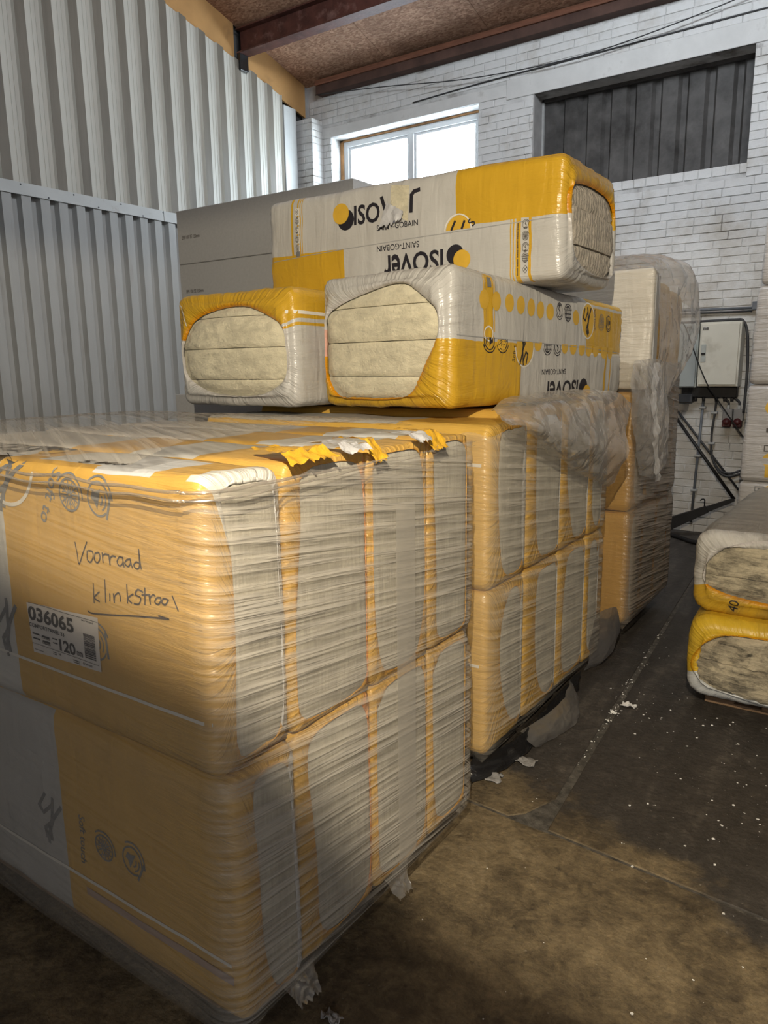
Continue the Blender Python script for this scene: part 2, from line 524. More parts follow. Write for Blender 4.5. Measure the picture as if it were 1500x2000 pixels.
LINT = [(-5.90, -3.501, 4.245, 4.365), (-3.50, -0.72, 4.212, 4.40)]
for b in LINT:
    box_obj('concrete_lintel', (b[0], b[1], YB - 0.008, YB + 0.02, b[2], b[3] - 0.006), M['concrete'], wb, 0.004)
CH, BL, JT = 0.072, 0.236, 0.008
bricks = []
rnd = random.Random(3)
row = 0
z = 0.002
while z < 4.66:
    off = (0.0, 0.5, 0.25, 0.75)[row % 4] * BL if rnd.random() < 0.8 else rnd.random() * BL
    x = XL - off
    while x < XR:
        ln = BL if rnd.random() > 0.08 else BL / 2
        a, b = max(x, XL), min(x + ln - JT, XR)
        segs = [(a, b)]
        for h in (WIN, OPN, *LINT, (OPN[0], OPN[1], 3.195, OPN[2])):
            if z + CH * 0.5 > h[2] and z + CH * 0.5 < h[3]:
                ns = []
                for (p, q) in segs:
                    if q <= h[0] or p >= h[1]: ns.append((p, q))
                    else:
                        if p < h[0]: ns.append((p, h[0] - 0.001))
                        if q > h[1]: ns.append((h[1] + 0.001, q))
                segs = ns
        for (p, q) in segs:
            if q - p > 0.03:
                bricks.append((p, q, z, min(z + CH - JT, 4.69)))
        x += ln
    z += CH
    row += 1
# soldier sill under the blocked opening
sx = OPN[0] + 0.004
while sx < OPN[1] - 0.02:
    w = rnd.uniform(0.108, 0.122)
    bricks.append((sx, min(sx + w - 0.009, OPN[1]), 3.203, 3.279))
    sx += w
CAMP = Vector((0, 0, 1.6))
def in_view(b):
    p = Vector(((b[0] + b[1]) / 2, YB, (b[2] + b[3]) / 2)) - CAMP
    d = p.dot(fwd); u = 1440 * p.dot(right) / d + 750; v = 1440 * p.dot(down) / d + 1000
    if not (-20 < u < 1500 and -20 < v < 1020):
        return False
    if u < 1190: return v < 360 - (u - 590) * 0.10       # above the stacked bags
    if u < 1330: return v < 560
    return v < 800 or u < 1445                            # between the back pallet and the stack on the right
def near(b): return (Vector(((b[0] + b[1]) / 2, YB, (b[2] + b[3]) / 2)) - CAMP).length
vis = sorted([b for b in bricks if in_view(b)], key=near)
single = set(vis[:296])
proto = {}
def brick_mesh(w, h):
    k = (round(w, 2), round(h, 3), rnd.randrange(3))
    if k not in proto:
        bm = bmesh.new()
        box(bm, -w / 2 - .001, w / 2 + .001, -0.0035, 0.02, -h / 2 - .001, h / 2 + .001, bev=0.0035)
        r2 = random.Random(hash(k) % 1000)
        for v in bm.verts:
            v.co.y += r2.uniform(-0.0015, 0.0015); v.co.x += r2.uniform(-.002, .002); v.co.z += r2.uniform(-.0015, .0015)
        me = bpy.data.meshes.new('brick'); bm.to_mesh(me); bm.free()
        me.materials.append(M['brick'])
        proto[k] = me
    return proto[k]
rv, rf = [], []
def chamfer_brick(x0, x1, y0, y1, z0, z1, c):
    '''front-chamfered brick: 12 vertices'''
    b = len(rv)
    j = lambda: rnd.uniform(-.001, .001)
    rv.extend([(x0 + c + j(), y0, z0 + c), (x1 - c + j(), y0, z0 + c), (x1 - c, y0, z1 - c + j()), (x0 + c, y0, z1 - c + j()),
               (x0, y0 + c, z0), (x1, y0 + c, z0), (x1, y0 + c, z1), (x0, y0 + c, z1), (x0, y1, z0), (x1, y1, z0), (x1, y1, z1), (x0, y1, z1)])
    rf.append((b, b + 1, b + 2, b + 3))
    for k in range(4):
        n_ = (k + 1) % 4
        rf.append((b + 4 + k, b + 4 + n_, b + n_, b + k))
        rf.append((b + 8 + k, b + 8 + n_, b + 4 + n_, b + 4 + k))
    rf.append((b + 11, b + 10, b + 9, b + 8))
for b in bricks:
    w, h = b[1] - b[0], b[3] - b[2]
    dy = rnd.uniform(-0.0025, 0.0015)
    if b in single:
        o = bpy.data.objects.new('brick', brick_mesh(w, h))
        COL.objects.link(o)
        o.location = ((b[0] + b[1]) / 2, YB + dy, (b[2] + b[3]) / 2)
        o.rotation_euler = (0, rnd.uniform(-.006, .006), 0)
        o.parent = wb
    else:
        chamfer_brick(b[0] - .001, b[1] + .001, YB - 0.0035 + dy, YB + 0.02, b[2] - .001, b[3] + .001, 0.0035)
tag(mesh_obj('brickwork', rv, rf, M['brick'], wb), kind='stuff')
# brick pier in the corner
pier = struct(box_obj('trim_1', (-6.115, -5.866, 7.205, YB + 0.003, 0, 4.44), M['mortar'], None, 0))
z = 0.002
row = 0
while z < 4.42:
    for (a, b) in (((-6.12, -5.985), (-5.977, -5.862)) if row % 2 else ((-6.12, -5.862),)):
        bm = bmesh.new()
        box(bm, a, b, 7.199, 7.395, z, min(z + CH - JT, 4.44), bev=0.005)
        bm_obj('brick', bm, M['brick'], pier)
    z += CH
    row += 1

# ---- window
M['win_paint'] = simple('white_window_paint', (0.62, 0.63, 0.64), 0.4, 0.05, 10, 0.1)
M['win_wood'] = simple('bare_window_wood', (0.42, 0.22, 0.09), 0.6, 0.3, 8, 0.3)
def glass_mat():
    t = NT('window_glass')
    tr = t.n('BsdfTransparent', {0: (0.96, 0.98, 0.98)})
    gl = t.n('BsdfGlossy', {0: (1, 1, 1), 'Roughness': 0.02})
    return t.done(t.n('MixShader', {0: 0.06, 1: tr.outputs[0], 2: gl.outputs[0]}).outputs[0])
M['glass'] = glass_mat()
w1 = struct(empty('window_1', ((WIN[0] + WIN[1]) / 2, YB + 0.2, WIN[2])))
def par(o, p):
    """parent keeping world placement"""
    o.parent = p
    o.matrix_parent_inverse = p.matrix_basis.inverted()
    return o
def wpart(name, b, mat, p=w1, bev=0.004):
    return par(box_obj(name, b, mat, None, bev), p)
x0, x1, z0, z1 = WIN
fy = YB + 0.17
wpart('wood_surround', (x0, x0 + 0.045, fy, fy + 0.06, z0, z1), M['win_wood'])
wpart('wood_surround', (x0, x1, fy, fy + 0.06, z1 - 0.022, z1), M['win_wood'])
wpart('wood_surround', (x1 - 0.045, x1, fy, fy + 0.06, z0, z1), M['win_wood'])
fr = []
for b in ((x0 + 0.045, x0 + 0.11, z0, z1 - 0.022), (x1 - 0.11, x1 - 0.045, z0, z1 - 0.022), (x0 + 0.11, x1 - 0.11, z1 - 0.085, z1 - 0.022), (x0 + 0.11, x1 - 0.11, z0, z0 + 0.07)):
    wpart('window_frame', (b[0], b[1], fy + 0.012, fy + 0.075, b[2], b[3]), M['win_paint'])
wpart('mullion', (-4.785, -4.715, fy + 0.012, fy + 0.075, z0 + 0.07, z1 - 0.085), M['win_paint'])
for (a, b) in ((x0 + 0.11, -4.785), (-4.715, x1 - 0.11)):
    for q in ((a, a + 0.03, z0 + .07, z1 - .085), (b - 0.03, b, z0 + .07, z1 - .085), (a + .03, b - .03, z1 - .113, z1 - .085), (a + .03, b - .03, z0 + .07, z0 + .10)):
        wpart('glazing_bead', (q[0], q[1], fy + 0.03, fy + 0.065, q[2], q[3]), M['win_paint'], bev=0.003)
    wpart('pane', (a + .03, b - .03, fy + 0.045, fy + 0.050, z0 + .10, z1 - .113), M['glass'], bev=0)
wpart('window_sill', (x0, x1, YB - 0.02, fy + 0.06, z0 - 0.03, z0), M['concrete'])

# ---- blocked opening with dark corrugated sheets
M['dark_sheet'] = simple('dirty_dark_sheet', (0.075, 0.070, 0.066), 0.6, 0.35, 5, 0.3, dirt=((0.02, 0.018, 0.016), 4.0, 0.45, 0.75))
w2 = struct(empty('window_2', ((OPN[0] + OPN[1]) / 2, YB + 0.25, OPN[2])))
x0, x1, z0, z1 = OPN
def corr(name, prof, z_lo, z_hi_fn, mat, parent, along='x', base=0.0, mat_idx=None):
    """sheet from a profile [(pos, depth)] extruded upwards, with back face for thickness"""
    vs, fs = [], []
    th = 0.0015
    for (p, d) in prof:
        for dd in (0.0, th):
            for zz in (z_lo, z_hi_fn(p)):
                vs.append((p, base + d + dd, zz) if along == 'x' else (base + d - dd, p, zz))
    n = len(prof)
    for i in range(n - 1):
        a, b = i * 4, (i + 1) * 4
        fs.append((a, b, b + 1, a + 1)); fs.append((a + 2, a + 3, b + 3, b + 2))
        fs.append((a, a + 2, b + 2, b)); fs.append((a + 1, b + 1, b + 3, a + 3))
    o = mesh_obj(name, vs, fs, mat)
    if mat_idx:
        for i in range(n - 1):
            for k in range(4):
                o.data.polygons[i * 4 + k].material_index = mat_idx[i]
    return par(o, parent)
p = x0 - 0.02
cuts = [x0 + 0.005, x1 - 0.005]
for a, b in zip(cuts, cuts[1:]):
    prof = []
    q = a
    while q < b - 0.01:
        for dq, d in ((0.0, 0.0), (0.135, 0.0), (0.165, 0.035), (0.212, 0.035), (0.2345, 0.0)):
            if q + dq <= b: prof.append((q + dq, d))
        q += 0.235
    if prof[-1][0] < b - 0.002: prof.append((b, prof[-1][1]))
    if b < x1 - .1: prof.append((b + 0.05, prof[-1][1] + .004))
    corr('corrugated_sheet', prof, z0 + 0.001, lambda _p: z1 - 0.001, M['dark_sheet'], w2, 'x', YB + 0.245)
wpart('angle_frame', (x0, x0 + 0.03, YB + 0.205, YB + 0.24, z0, z1), M['clip'], w2, 0.002)
wpart('angle_frame', (x0, x1, YB + 0.205, YB + 0.24, z1 - 0.03, z1), M['dark_sheet'], w2, 0.002)
wpart('angle_frame', (x1 - 0.02, x1, YB + 0.205, YB + 0.24, z0, z1), M['dark_steel'], w2, 0.002)
wpart('reveal_lining', (x0 - 0.0, x0 + 0.012, YB + 0.004, YB + 0.205, z0, z1), simple('grey_plaster', (0.30, 0.29, 0.28), 0.8, 0.15, 8, 0.4), w2, 0.002)

# ---- left wall: two heights of profiled sheets
M['sheet_up'] = simple('cream_white_sheet', (0.54, 0.525, 0.47), 0.42, 0.06, 3, 0.05, dirt=((0.30, 0.25, 0.18), 2.4, 0.60, 0.9), stretch=(1, 3, 0.35))
M['sheet_rib'] = simple('dark_rib_colour', (0.175, 0.155, 0.125), 0.55, 0.14, 4, 0.08, stretch=(1, 3, 0.35))  # rib faces coloured a darker brown than the pans
M['sheet_low'] = simple('light_grey_sheet', (0.37, 0.37, 0.36), 0.40, 0.06, 3, 0.05, dirt=((0.22, 0.18, 0.14), 2.6, 0.60, 0.9), stretch=(1, 3, 0.35))
M['flash'] = simple('white_flashing', (0.52, 0.53, 0.52), 0.4, 0.06, 4, 0.08, dirt=((0.25, 0.2, 0.15), 5, 0.62, 0.85))
wl = struct(box_obj('wall_left', (XL - 0.35, XL - 0.12, YF, YB + 0.3, -0.05, 8.0), simple('dark_wall_backing', (0.05, 0.05, 0.05), 0.9), None, 0))
def ztop(y): return 4.541 + 0.238 * (7.312 - y)
PU, Y0U = 0.243, 3.602
k0 = -33
while k0 < 14:
    prof, idx = [], []
    for k in range(k0, min(k0 + 4, 14)):
        a = Y0U + k * PU
        # pan with a fine stiffener groove, web, rib, return web
        pts = [(a, -0.024, 0), (a + 0.060, -0.024, 0), (a + 0.063, -0.021, 0), (a + 0.066, -0.024, 0), (a + 0.098, -0.024, 0), (a + 0.101, -0.021, 0), (a + 0.104, -0.024, 0), (a + 0.138, -0.024, 0), (a + 0.150, 0.0, 1), (a + 0.238, 0.0, 0)]
        for (yy, d, mi) in pts:
            prof.append((yy, d)); idx.append(mi)
    prof.append((prof[-1][0] + 0.005 + 0.004, -0.022))
    if prof[-1][0] > 6.93:
        keep = [i for i, q in enumerate(prof) if q[0] < 6.93]
        prof = [prof[i] for i in keep]; idx = [idx[i] for i in keep][:-1]
    corr('wall_sheet', prof, 3.03, ztop, [M['sheet_up'], M['sheet_rib']], wl, 'y', XL + 0.0, idx + [0])
    k0 += 4
PL, Y0L = 0.1675, 3.474
k0 = -48
while k0 < 13:
    prof = []
    for k in range(k0, min(k0 + 6, 22)):
        a = Y0L + k * PL
        prof += [(a - 0.012, -0.055), (a, 0.0), (a + 0.083, 0.0), (a + 0.088, -0.055)]
    prof.append((prof[-1][0] + PL - 0.100, -0.0535))
    if prof[0][0] < 7.1:
        prof = [q for q in prof if q[0] < 7.19]
        corr('wall_sheet', prof, 0.0, lambda _p: 3.04, M['sheet_low'], wl, 'y', XL + 0.012)
    k0 += 6
for a, b in ((-4.5, 1.9), (1.904, 5.085), (5.09, 6.93)):
    wpart('flashing_strip', (XL + 0.012, XL + 0.024, a, b, 3.016, 3.113), M['flash'], wl, 0.002)
wpart('corner_flashing', (XL - 0.02, XL + 0.008, 6.925, 7.135, 0, 4.54), M['flash'], wl, 0.003)
# screw heads on the strip
scr = bmesh.new()
for i in range(26):
    y = 1.0 + i * 0.24
    r = bmesh.ops.create_cone(scr, cap_ends=True, segments=8, radius1=0.008, radius2=0.005, depth=0.006, matrix=Matrix.Translation((XL + 0.026, y, 3.03 + 0.065 * (i % 2))) @ Matrix.Rotation(math.pi / 2, 4, 'Y'))
par(tag(bm_obj('screw_heads', scr, M['pipe_grey']), kind='stuff'), wl)

# ---- the slanting board above the left wall, roof sheets, beam, wall plate
M['board'] = simple('tan_fibre_board', (0.46, 0.255, 0.095), 0.7, 0.12, 3, 0.12, dirt=((0.20, 0.11, 0.05), 2.5, 0.58, 0.85))
def osb_mat():
    t = NT('strand_board')
    v = t.coords('Object')
    n1 = t.n('TexVoronoi', {'Vector': t.coords('Object', (1, 2.2, 1), (0, 0, 0.6)), 'Scale': 34.0, 'Randomness': 1.0})
    n2 = t.noise(v, 55, 4, 0.7)
    n3 = t.noise(v, 2.0, 5, 0.65)
    sp = t.n('SeparateColor', {0: n1.outputs['Color']})
    f = t.math('ADD', t.math('MULTIPLY', sp.outputs[0], 0.5), t.math('MULTIPLY', n2, 0.5))
    c = t.ramp(f, [(0.25, (0.30, 0.16, 0.10)), (0.55, (0.50, 0.29, 0.19)), (0.85, (0.70, 0.46, 0.31))])
    c = t.mix(t.ramp(n3, [(0.35, 0.55), (0.62, 0.0)]), c, (0.15, 0.08, 0.05))
    return t.done(t.bsdf(c, 0.75, t.bump(f, 0.4, 0.006), 0.25))
M['osb'] = osb_mat()
sl = math.atan(0.25)
ce = struct(mesh_obj('ceiling', [(XL - .3, YF - .2, zceil(YF - .2) + .05), (XR + .2, YF - .2, zceil(YF - .2) + .05), (XR + .2, YB + .4, zceil(YB + .4) + .05), (XL - .3, YB + .4, zceil(YB + .4) + .05),
                               (XL - .3, YF - .2, zceil(YF - .2) + .12), (XR + .2, YF - .2, zceil(YF - .2) + .12), (XR + .2, YB + .4, zceil(YB + .4) + .12), (XL - .3, YB + .4, zceil(YB + .4) + .12)],
                     [(0, 3, 2, 1), (4, 5, 6, 7), (0, 1, 5, 4), (1, 2, 6, 5), (2, 3, 7, 6), (3, 0, 4, 7)], M['dark_steel']))
xs = [XL - .05, -4.885, -3.665, -2.445, -1.225, 0.0, 1.22, 2.44, 3.66, XR]
ys = [YF, -3.45, -1.05, 1.35, 3.80, 6.30, YB + .2]
for i in range(len(xs) - 1):
    for j in range(len(ys) - 1):
        a, b, c, d = xs[i] + .002, xs[i + 1] - .002, ys[j] + .002, ys[j + 1] - .002
        vs = [(a, c, zceil(c)), (b, c, zceil(c)), (b, d, zceil(d)), (a, d, zceil(d))]
        vs += [(x, y, zz + 0.02) for x, y, zz in vs]
        o = mesh_obj('ceiling_board', vs, [(0, 3, 2, 1), (4, 5, 6, 7), (0, 1, 5, 4), (1, 2, 6, 5), (2, 3, 7, 6), (3, 0, 4, 7)], M['osb'])
        o.parent = ce
def sloped(name, x0, x1, y0, y1, lo, hi, mat):
    vs = []
    for x in (x0, x1):
        for (y, fn) in ((y0, lo), (y1, lo), (y1, hi), (y0, hi)):
            vs.append((x, y, fn(y)))
    return mesh_obj(name, vs, [(0, 1, 2, 3), (7, 6, 5, 4), (0, 4, 5, 1), (1, 5, 6, 2), (2, 6, 7, 3), (3, 7, 4, 0)], mat)
t2 = struct(empty('trim_2', (XL - .03, 4.0, 5.4)))
for a, b in ((-4.5, -1.0), (-.997, 2.6), (2.603, 6.22), (6.40, 7.36)):
    par(sloped('edge_board', XL - .06, XL - .036, a, b, lambda y: ztop(y) - 0.02, lambda y: zceil(y) - 0.001, M['board']), t2)
M['rust'] = simple('rust_red_steel', (0.085, 0.030, 0.022), 0.6, 0.35, 9, 0.4, dirt=((0.22, 0.12, 0.10), 6, 0.56, 0.75))
bmn = bmesh.new()
by, bz0 = 6.31, 4.862
box(bmn, XL - .02, XR, by - .075, by + .075, bz0, bz0 + .016, bev=.003)
box(bmn, XL - .02, XR, by - .006, by + .006, bz0 + .016, zceil(by) - .03)
box(bmn, XL - .02, XR, by - .075, by + .075, zceil(by) - .035, zceil(by) - .021)
struct(bm_obj('trim_3', bmn, M['rust']))
struct(box_obj('trim_4', (XL - .02, XL + .03, by - .07, by + .05, 4.70, 4.862), M['black_film'], None, .004))
M['red_wood'] = simple('red_brown_timber', (0.20, 0.085, 0.05), 0.75, 0.25, 6, 0.4, stretch=(1, 8, 8))
struct(box_obj('trim_5', (-5.86, XR, 7.285, YB + .02, 4.70, 4.79), simple('dark_wall_plate', (0.075, 0.04, 0.03), 0.8, 0.3, 6, 0.4), None, .004))
struct(box_obj('trim_6', (-5.86, XR, 7.265, 7.33, 4.79, 4.845), M['red_wood'], None, .004))
# walls the photograph does not show, closing the hall
M['plain'] = simple('grey_block_wall', (0.42, 0.40, 0.37), 0.85, 0.1, 3, 0.2)
struct(box_obj('wall_right', (XR, XR + .2, YF - .2, YB + .3, -0.05, 8.2), M['plain'], None, 0))
struct(box_obj('wall_front', (XL - .3, XR + .2, YF - .2, YF, -0.05, 8.2), M['plain'], None, 0))

# ================================================================== INSULATION BAGS
def rbox(px, pz, hw, hh, r):
    """point on a sharp rectangle -> same point with rounded corners"""
    cx = max(-hw + r, min(hw - r, px)); cz = max(-hh + r, min(hh - r, pz))
    d = Vector((px - cx, pz - cz))
    if d.length < 1e-9: return px, pz
    d = d.normalized() * r
    return cx + d.x, cz + d.y


def perimeter(W, H, step, r):
    """walk the rectangle: right side up, top leftwards, left side down, bottom rightwards; u in metres"""
    out = []
    for side, L in enumerate((H, W, H, W)):
        n = max(6, int(round(L / step)))
        for k in range(n):
            s = L * k / n
            if side == 0: p = (W / 2, -H / 2 + s)
            elif side == 1: p = (W / 2 - s, H / 2)
            elif side == 2: p = (-W / 2, H / 2 - s)
            else: p = (-W / 2 + s, -H / 2)
            u = s + (0, H, H + W, 2 * H + W)[side]
            out.append((p, u))
    return out


def poly_ray(poly, c, ang):
    d = Vector((math.cos(ang), math.sin(ang)))
    best = None
    n = len(poly)
    for i in range(n):
        a = Vector(poly[i]) - c; b = Vector(poly[(i + 1) % n]) - c
        e = b - a
        den = d.x * e.y - d.y * e.x
        if abs(den) < 1e-12: continue
        t = (a.x * e.y - a.y * e.x) / den
        s = (a.x * d.y - a.y * d.x) / den
        if t > 0 and -1e-6 <= s <= 1 + 1e-6 and (best is None or t < best): best = t
    return best or 0.05


def chaikin(poly, n=2):
    for _ in range(n):
        q = []
        for i in range(len(poly)):
            a, b = Vector(poly[i]), Vector(poly[(i + 1) % len(poly)])
            q += [tuple(a * .75 + b * .25), tuple(a * .25 + b * .75)]
        poly = q
    return poly


FILMS = {}


def bag(label, group, loc, rotz, L, W, H, film, hole, splits, horiz, wool, bulge=0.018, r=0.055, re=0.055,
        step=0.022, taper=0.0, seed=1, puff=0.022, wr=0.005, slab_depth=None, groove=.007, name='insulation_bag', tilt=0.0, rough_end=0.006, sag=0.0):
    """bag lying along local +y, open end at y=0 facing -y; x across, z up from its base"""
    root = empty(name, loc, rotz)
    if tilt: root.rotation_euler = (0, tilt, rotz)
    tag(root, label, 'insulation bag', group)
    hole = chaikin(hole, 2 if horiz else 1)
    hole = [(x, z - H / 2) for x, z in hole]
    hc = Vector((sum(p[0] for p in hole) / len(hole), sum(p[1] for p in hole) / len(hole)))
    per = perimeter(W, H, step, r)
    N = len(per)
    P = 2 * (W + H)
    sd = seed * 17.3
    verts, uvs, rim = [], [], []
    def section(y, inset, crinkle):
        row = []
        hsc = 1.0 - taper * max(0.0, y) / L
        for (p, u) in per:
            q = rbox(p[0], p[1], W / 2, H / 2, r)
            x, zz = q
            # sides belly out a little between the edges
            kx = 1 - (zz / (H / 2)) ** 2; kz = 1 - (x / (W / 2)) ** 2
            endf = min(1.0, max(0.0, y / 0.25)) * min(1.0, max(0.0, (L - y) / 0.25))
            b = bulge * endf
            nx = x + math.copysign(b * max(0, kx), x) * (abs(abs(p[0]) - W / 2) < 1e-6)
            nz = zz + math.copysign(b * max(0, kz) * (0.7 if p[1] > 0 else 0.1), zz) * (abs(abs(p[1]) - H / 2) < 1e-6)
            k = 1.0 - inset / (min(W, H) / 2)
            dirv = Vector((nx, nz))
            ins = Vector((math.copysign(min(inset, abs(nx)), nx), math.copysign(min(inset, abs(nz)), nz)))
            # inset uniformly toward the rounded box interior
            x2, z2 = rbox(p[0] * (W / 2 - inset) / (W / 2), p[1] * (H / 2 - inset) / (H / 2), W / 2 - inset, H / 2 - inset, max(0.01, r - inset * 0.5))
            if inset == 0: x2, z2 = nx, nz
            else:
                x2 += (nx - q[0]); z2 += (nz - q[1])
            n1 = fbm((x2 * 1.0 + sd, y * 1.2, z2), 3.0, 3) * 0.006
            n2 = noise.noise(Vector((u * 30 + sd, y * 2.2, 0))) * wr * crinkle
            nn = Vector((x2, z2)); nn = nn.normalized() if nn.length > 0 else Vector((1, 0))
            x2 += nn.x * (n1 + n2); z2 += nn.y * (n1 + n2)
            zf = (z2 + H / 2) * hsc
            if sag: zf -= sag * (1 - min(1, abs(y) / 0.3)) * 0
            row.append((x2, y, zf, u))
        return row
    rows = []
    # body
    nb = max(10, int(L / 0.055))
    ysb = [re + (L - 2 * re) * (i / nb) for i in range(nb + 1)]
    front = []
    for k in range(1, 6):
        a = (math.pi / 2) * k / 5
        front.append((re * (1 - math.sin(a)), re * (1 - math.cos(a))))
    back = [(L - y, i) for (y, i) in front]
    faces = []
    seqs = []
    # end cap towards the hole, from the innermost rim outwards
    cap_rows = []
    base_row = section(front[-1][0], front[-1][1], 1.0)
    nc = 8
    for j in range(nc, 0, -1):
        t = j / nc
        row = []
        for (x, y, zf, u) in base_row:
            ang = math.atan2(zf - H / 2 - hc.y, x - hc.x)
            hr = poly_ray(hole, hc, ang)
            hx, hz = hc.x + hr * math.cos(ang), hc.y + hr * math.sin(ang) + H / 2
            px, pz = x + (hx - x) * t, zf + (hz - zf) * t
            dist = math.hypot(hx - x, hz - zf)
            cr = noise.noise(Vector((u * 38 + sd, t * dist * 5.0, 3.1))) * 0.007 * min(1, dist / 0.06) + noise.noise(Vector((u * 90, t * dist * 8, 1.7))) * 0.002
            yy = y - (0.004 + 0.010 * math.sin(math.pi * t) + abs(cr) * 0.9) * (1 if horiz else 0.18) + (0.004 if horiz else 0.0) * (t > 0.97)
            row.append((px, yy, pz, u, -(0.0 + t * dist), max(0.0, 1 - (1 - t) * dist / 0.022)))
        cap_rows.append(row)
    for row in cap_rows:
        seqs.append(row)
    for (y, i) in reversed(front):
        seqs.append([(x, yy, z, u, yy, 0.0) for (x, yy, z, u) in section(y, i, 1.0)])
    for y in ysb:
        cr = max(0.15, 1 - y / 0.35)
        seqs.append([(x, yy, z, u, yy, 0.0) for (x, yy, z, u) in section(y, 0, cr)])
    for (y, i) in back:
        seqs.append([(x, yy, z, u, yy, 0.0) for (x, yy, z, u) in section(y, i, 1.0)])
    for row in seqs:
        for (x, y, z, u, v, rm) in row:
            verts.append((x, y, z)); uvs.append((u, v)); rim.append(rm)
    loops_uv = []
    for i in range(len(seqs) - 1):
        for k in range(N):
            k2 = (k + 1) % N
            a, b, c, d = i * N + k, i * N + k2, (i + 1) * N + k2, (i + 1) * N + k
            faces.append((a, d, c, b))
            ub = uvs[b][0] if k2 else P
            uc = uvs[c][0] if k2 else P
            loops_uv += [uvs[a], uvs[d], (uc, uvs[c][1]), (ub, uvs[b][1])]
    last = (len(seqs) - 1) * N
    faces.append(tuple(last + k for k in range(N)))
    loops_uv += [uvs[last + k] for k in range(N)]
    fo = mesh_obj('film_wrapper', verts, faces, film, root, True)
    me = fo.data
    ul = me.uv_layers.new(name='UVMap')
    for i, q in enumerate(loops_uv):
        ul.data[i].uv = q
    at = me.attributes.new('rim', 'FLOAT', 'POINT')
    for i, q in enumerate(rim):
        at.data[i].value = q
    # make sure the normals point outwards
    bm = bmesh.new(); bm.from_mesh(me)
    bmesh.ops.recalc_face_normals(bm, faces=bm.faces)
    bm.to_mesh(me); bm.free()
    # slabs of wool
    n = len(splits) - 1
    ins = 0.027 if horiz else (0.011 if r < 0.03 else 0.023)
    for i in range(n):
        lo, hi = splits[i], splits[i + 1]
        if horiz:
            ax, bx, az, bz = -W / 2 + ins, W / 2 - ins, max(lo, ins) + 0.0014, min(hi, H - ins) - 0.0014
        else:
            ax, bx, az, bz = max(lo, -W / 2 + ins), min(hi, W / 2 - ins), ins, H - ins
        nx = max(4, int((bx - ax) / 0.016)); nz = max(4, int((bz - az) / 0.012))
        so = random.Random(seed * 31 + i).uniform(-0.005, 0.005) * (1 if horiz else 0.0)
        vs, fs = [], []
        for a in range(nx + 1):
            for b in range(nz + 1):
                x = ax + (bx - ax) * a / nx; zz = az + (bz - az) * b / nz
                q = Vector((x, zz - H / 2)) - hc
                hr = poly_ray(hole, hc, math.atan2(q.y, q.x))
                rho = q.length / hr
                dedge = min(W / 2 - abs(x), zz, H - zz)
                cxr = max(-W / 2 + r, min(W / 2 - r, x)); czr = max(r, min(H - r, zz))
                dc = r - math.hypot(x - cxr, zz - czr)
                dd = min(dedge, dc) if (abs(x) > W / 2 - r and (zz < r or zz > H - r)) else dedge
                dd = max(dd, 0.0)
                yf = re * (1 - math.sqrt(max(0.0, 1 - ((re - dd) / re) ** 2))) if dd < re else 0.0
                y = yf + (0.012 if horiz else 0.003)
                if rho < 1.0:
                    y -= ((0.014 if horiz else 0.003) + puff * (1 - rho ** 3)) * min(1.0, (1 - rho) * (9 if horiz else 22))
                    y += so * min(1, (1 - rho) * 6)
                    y += fbm((x + sd, zz * 2.2, i if horiz else 0), 22, 3) * rough_end
                # slab edges are rounded: the seam shows as a groove
                e = min(zz - az, bz - zz) if horiz else min(x - ax, bx - x)
                y += groove * max(0.0, 1 - e / 0.010) ** 2
                vs.append((x, y, zz))
        for a in range(nx):
            for b in range(nz):
                q = a * (nz + 1) + b
                fs.append((q, q + nz + 1, q + nz + 2, q + 1))
        # sides of the slab back to its rear end
        ring = [a * (nz + 1) for a in range(nx + 1)] + [nx * (nz + 1) + b for b in range(1, nz + 1)] + [a * (nz + 1) + nz for a in range(nx - 1, -1, -1)] + [b for b in range(nz - 1, 0, -1)]
        b0 = len(vs)
        m_ = len(ring)
        dep = slab_depth or L - 0.06
        sc = 1.0 - taper * dep / L
        vs += [vs[k] for k in ring]                 # own vertices, so the cut edge stays crisp
        vs += [(vs[k][0], dep, vs[k][2] * sc) for k in ring]
        for k in range(m_):
            fs.append((b0 + k, b0 + m_ + k, b0 + m_ + (k + 1) % m_, b0 + (k + 1) % m_))
        fs.append(tuple(b0 + m_ + k for k in range(m_)))
        so_ = mesh_obj('wool_slab', vs, fs, wool, root, True)
        for p_ in list(so_.data.polygons)[nx * nz:]: p_.use_smooth = False
    mw = Matrix.Translation(Vector(loc)) @ root.rotation_euler.to_matrix().to_4x4()
    FILMS[root.name] = (root, mw, BVHTree.FromPolygons([mw @ Vector(v) for v in verts], faces))
    return root


# ---------------------------------------------------------------- flat print pressed onto a surface
def stroke(pts, w, closed=False):
    """2-D ribbon polygons along a polyline"""
    out = []
    pts = [Vector(p) for p in pts]
    if closed: pts = pts + [pts[0]]
    for a, b in zip(pts, pts[1:]):
        d = b - a
        if d.length < 1e-9: continue
        d.normalize(); n = Vector((-d.y, d.x)) * w / 2; e = d * w * 0.35
        out.append([tuple(a - e + n), tuple(a - e - n), tuple(b + e - n), tuple(b + e + n)])
    return out


def arc(cx, cy, rx, ry, a0, a1, n=20):
    return [(cx + rx * math.cos(math.radians(a0 + (a1 - a0) * k / n)), cy + ry * math.sin(math.radians(a0 + (a1 - a0) * k / n))) for k in range(n + 1)]


def disc(cx, cy, rx, ry=None, n=28):
    ry = ry or rx
    return [arc(cx, cy, rx, ry, 0, 360 - 360 / n, n - 1)]


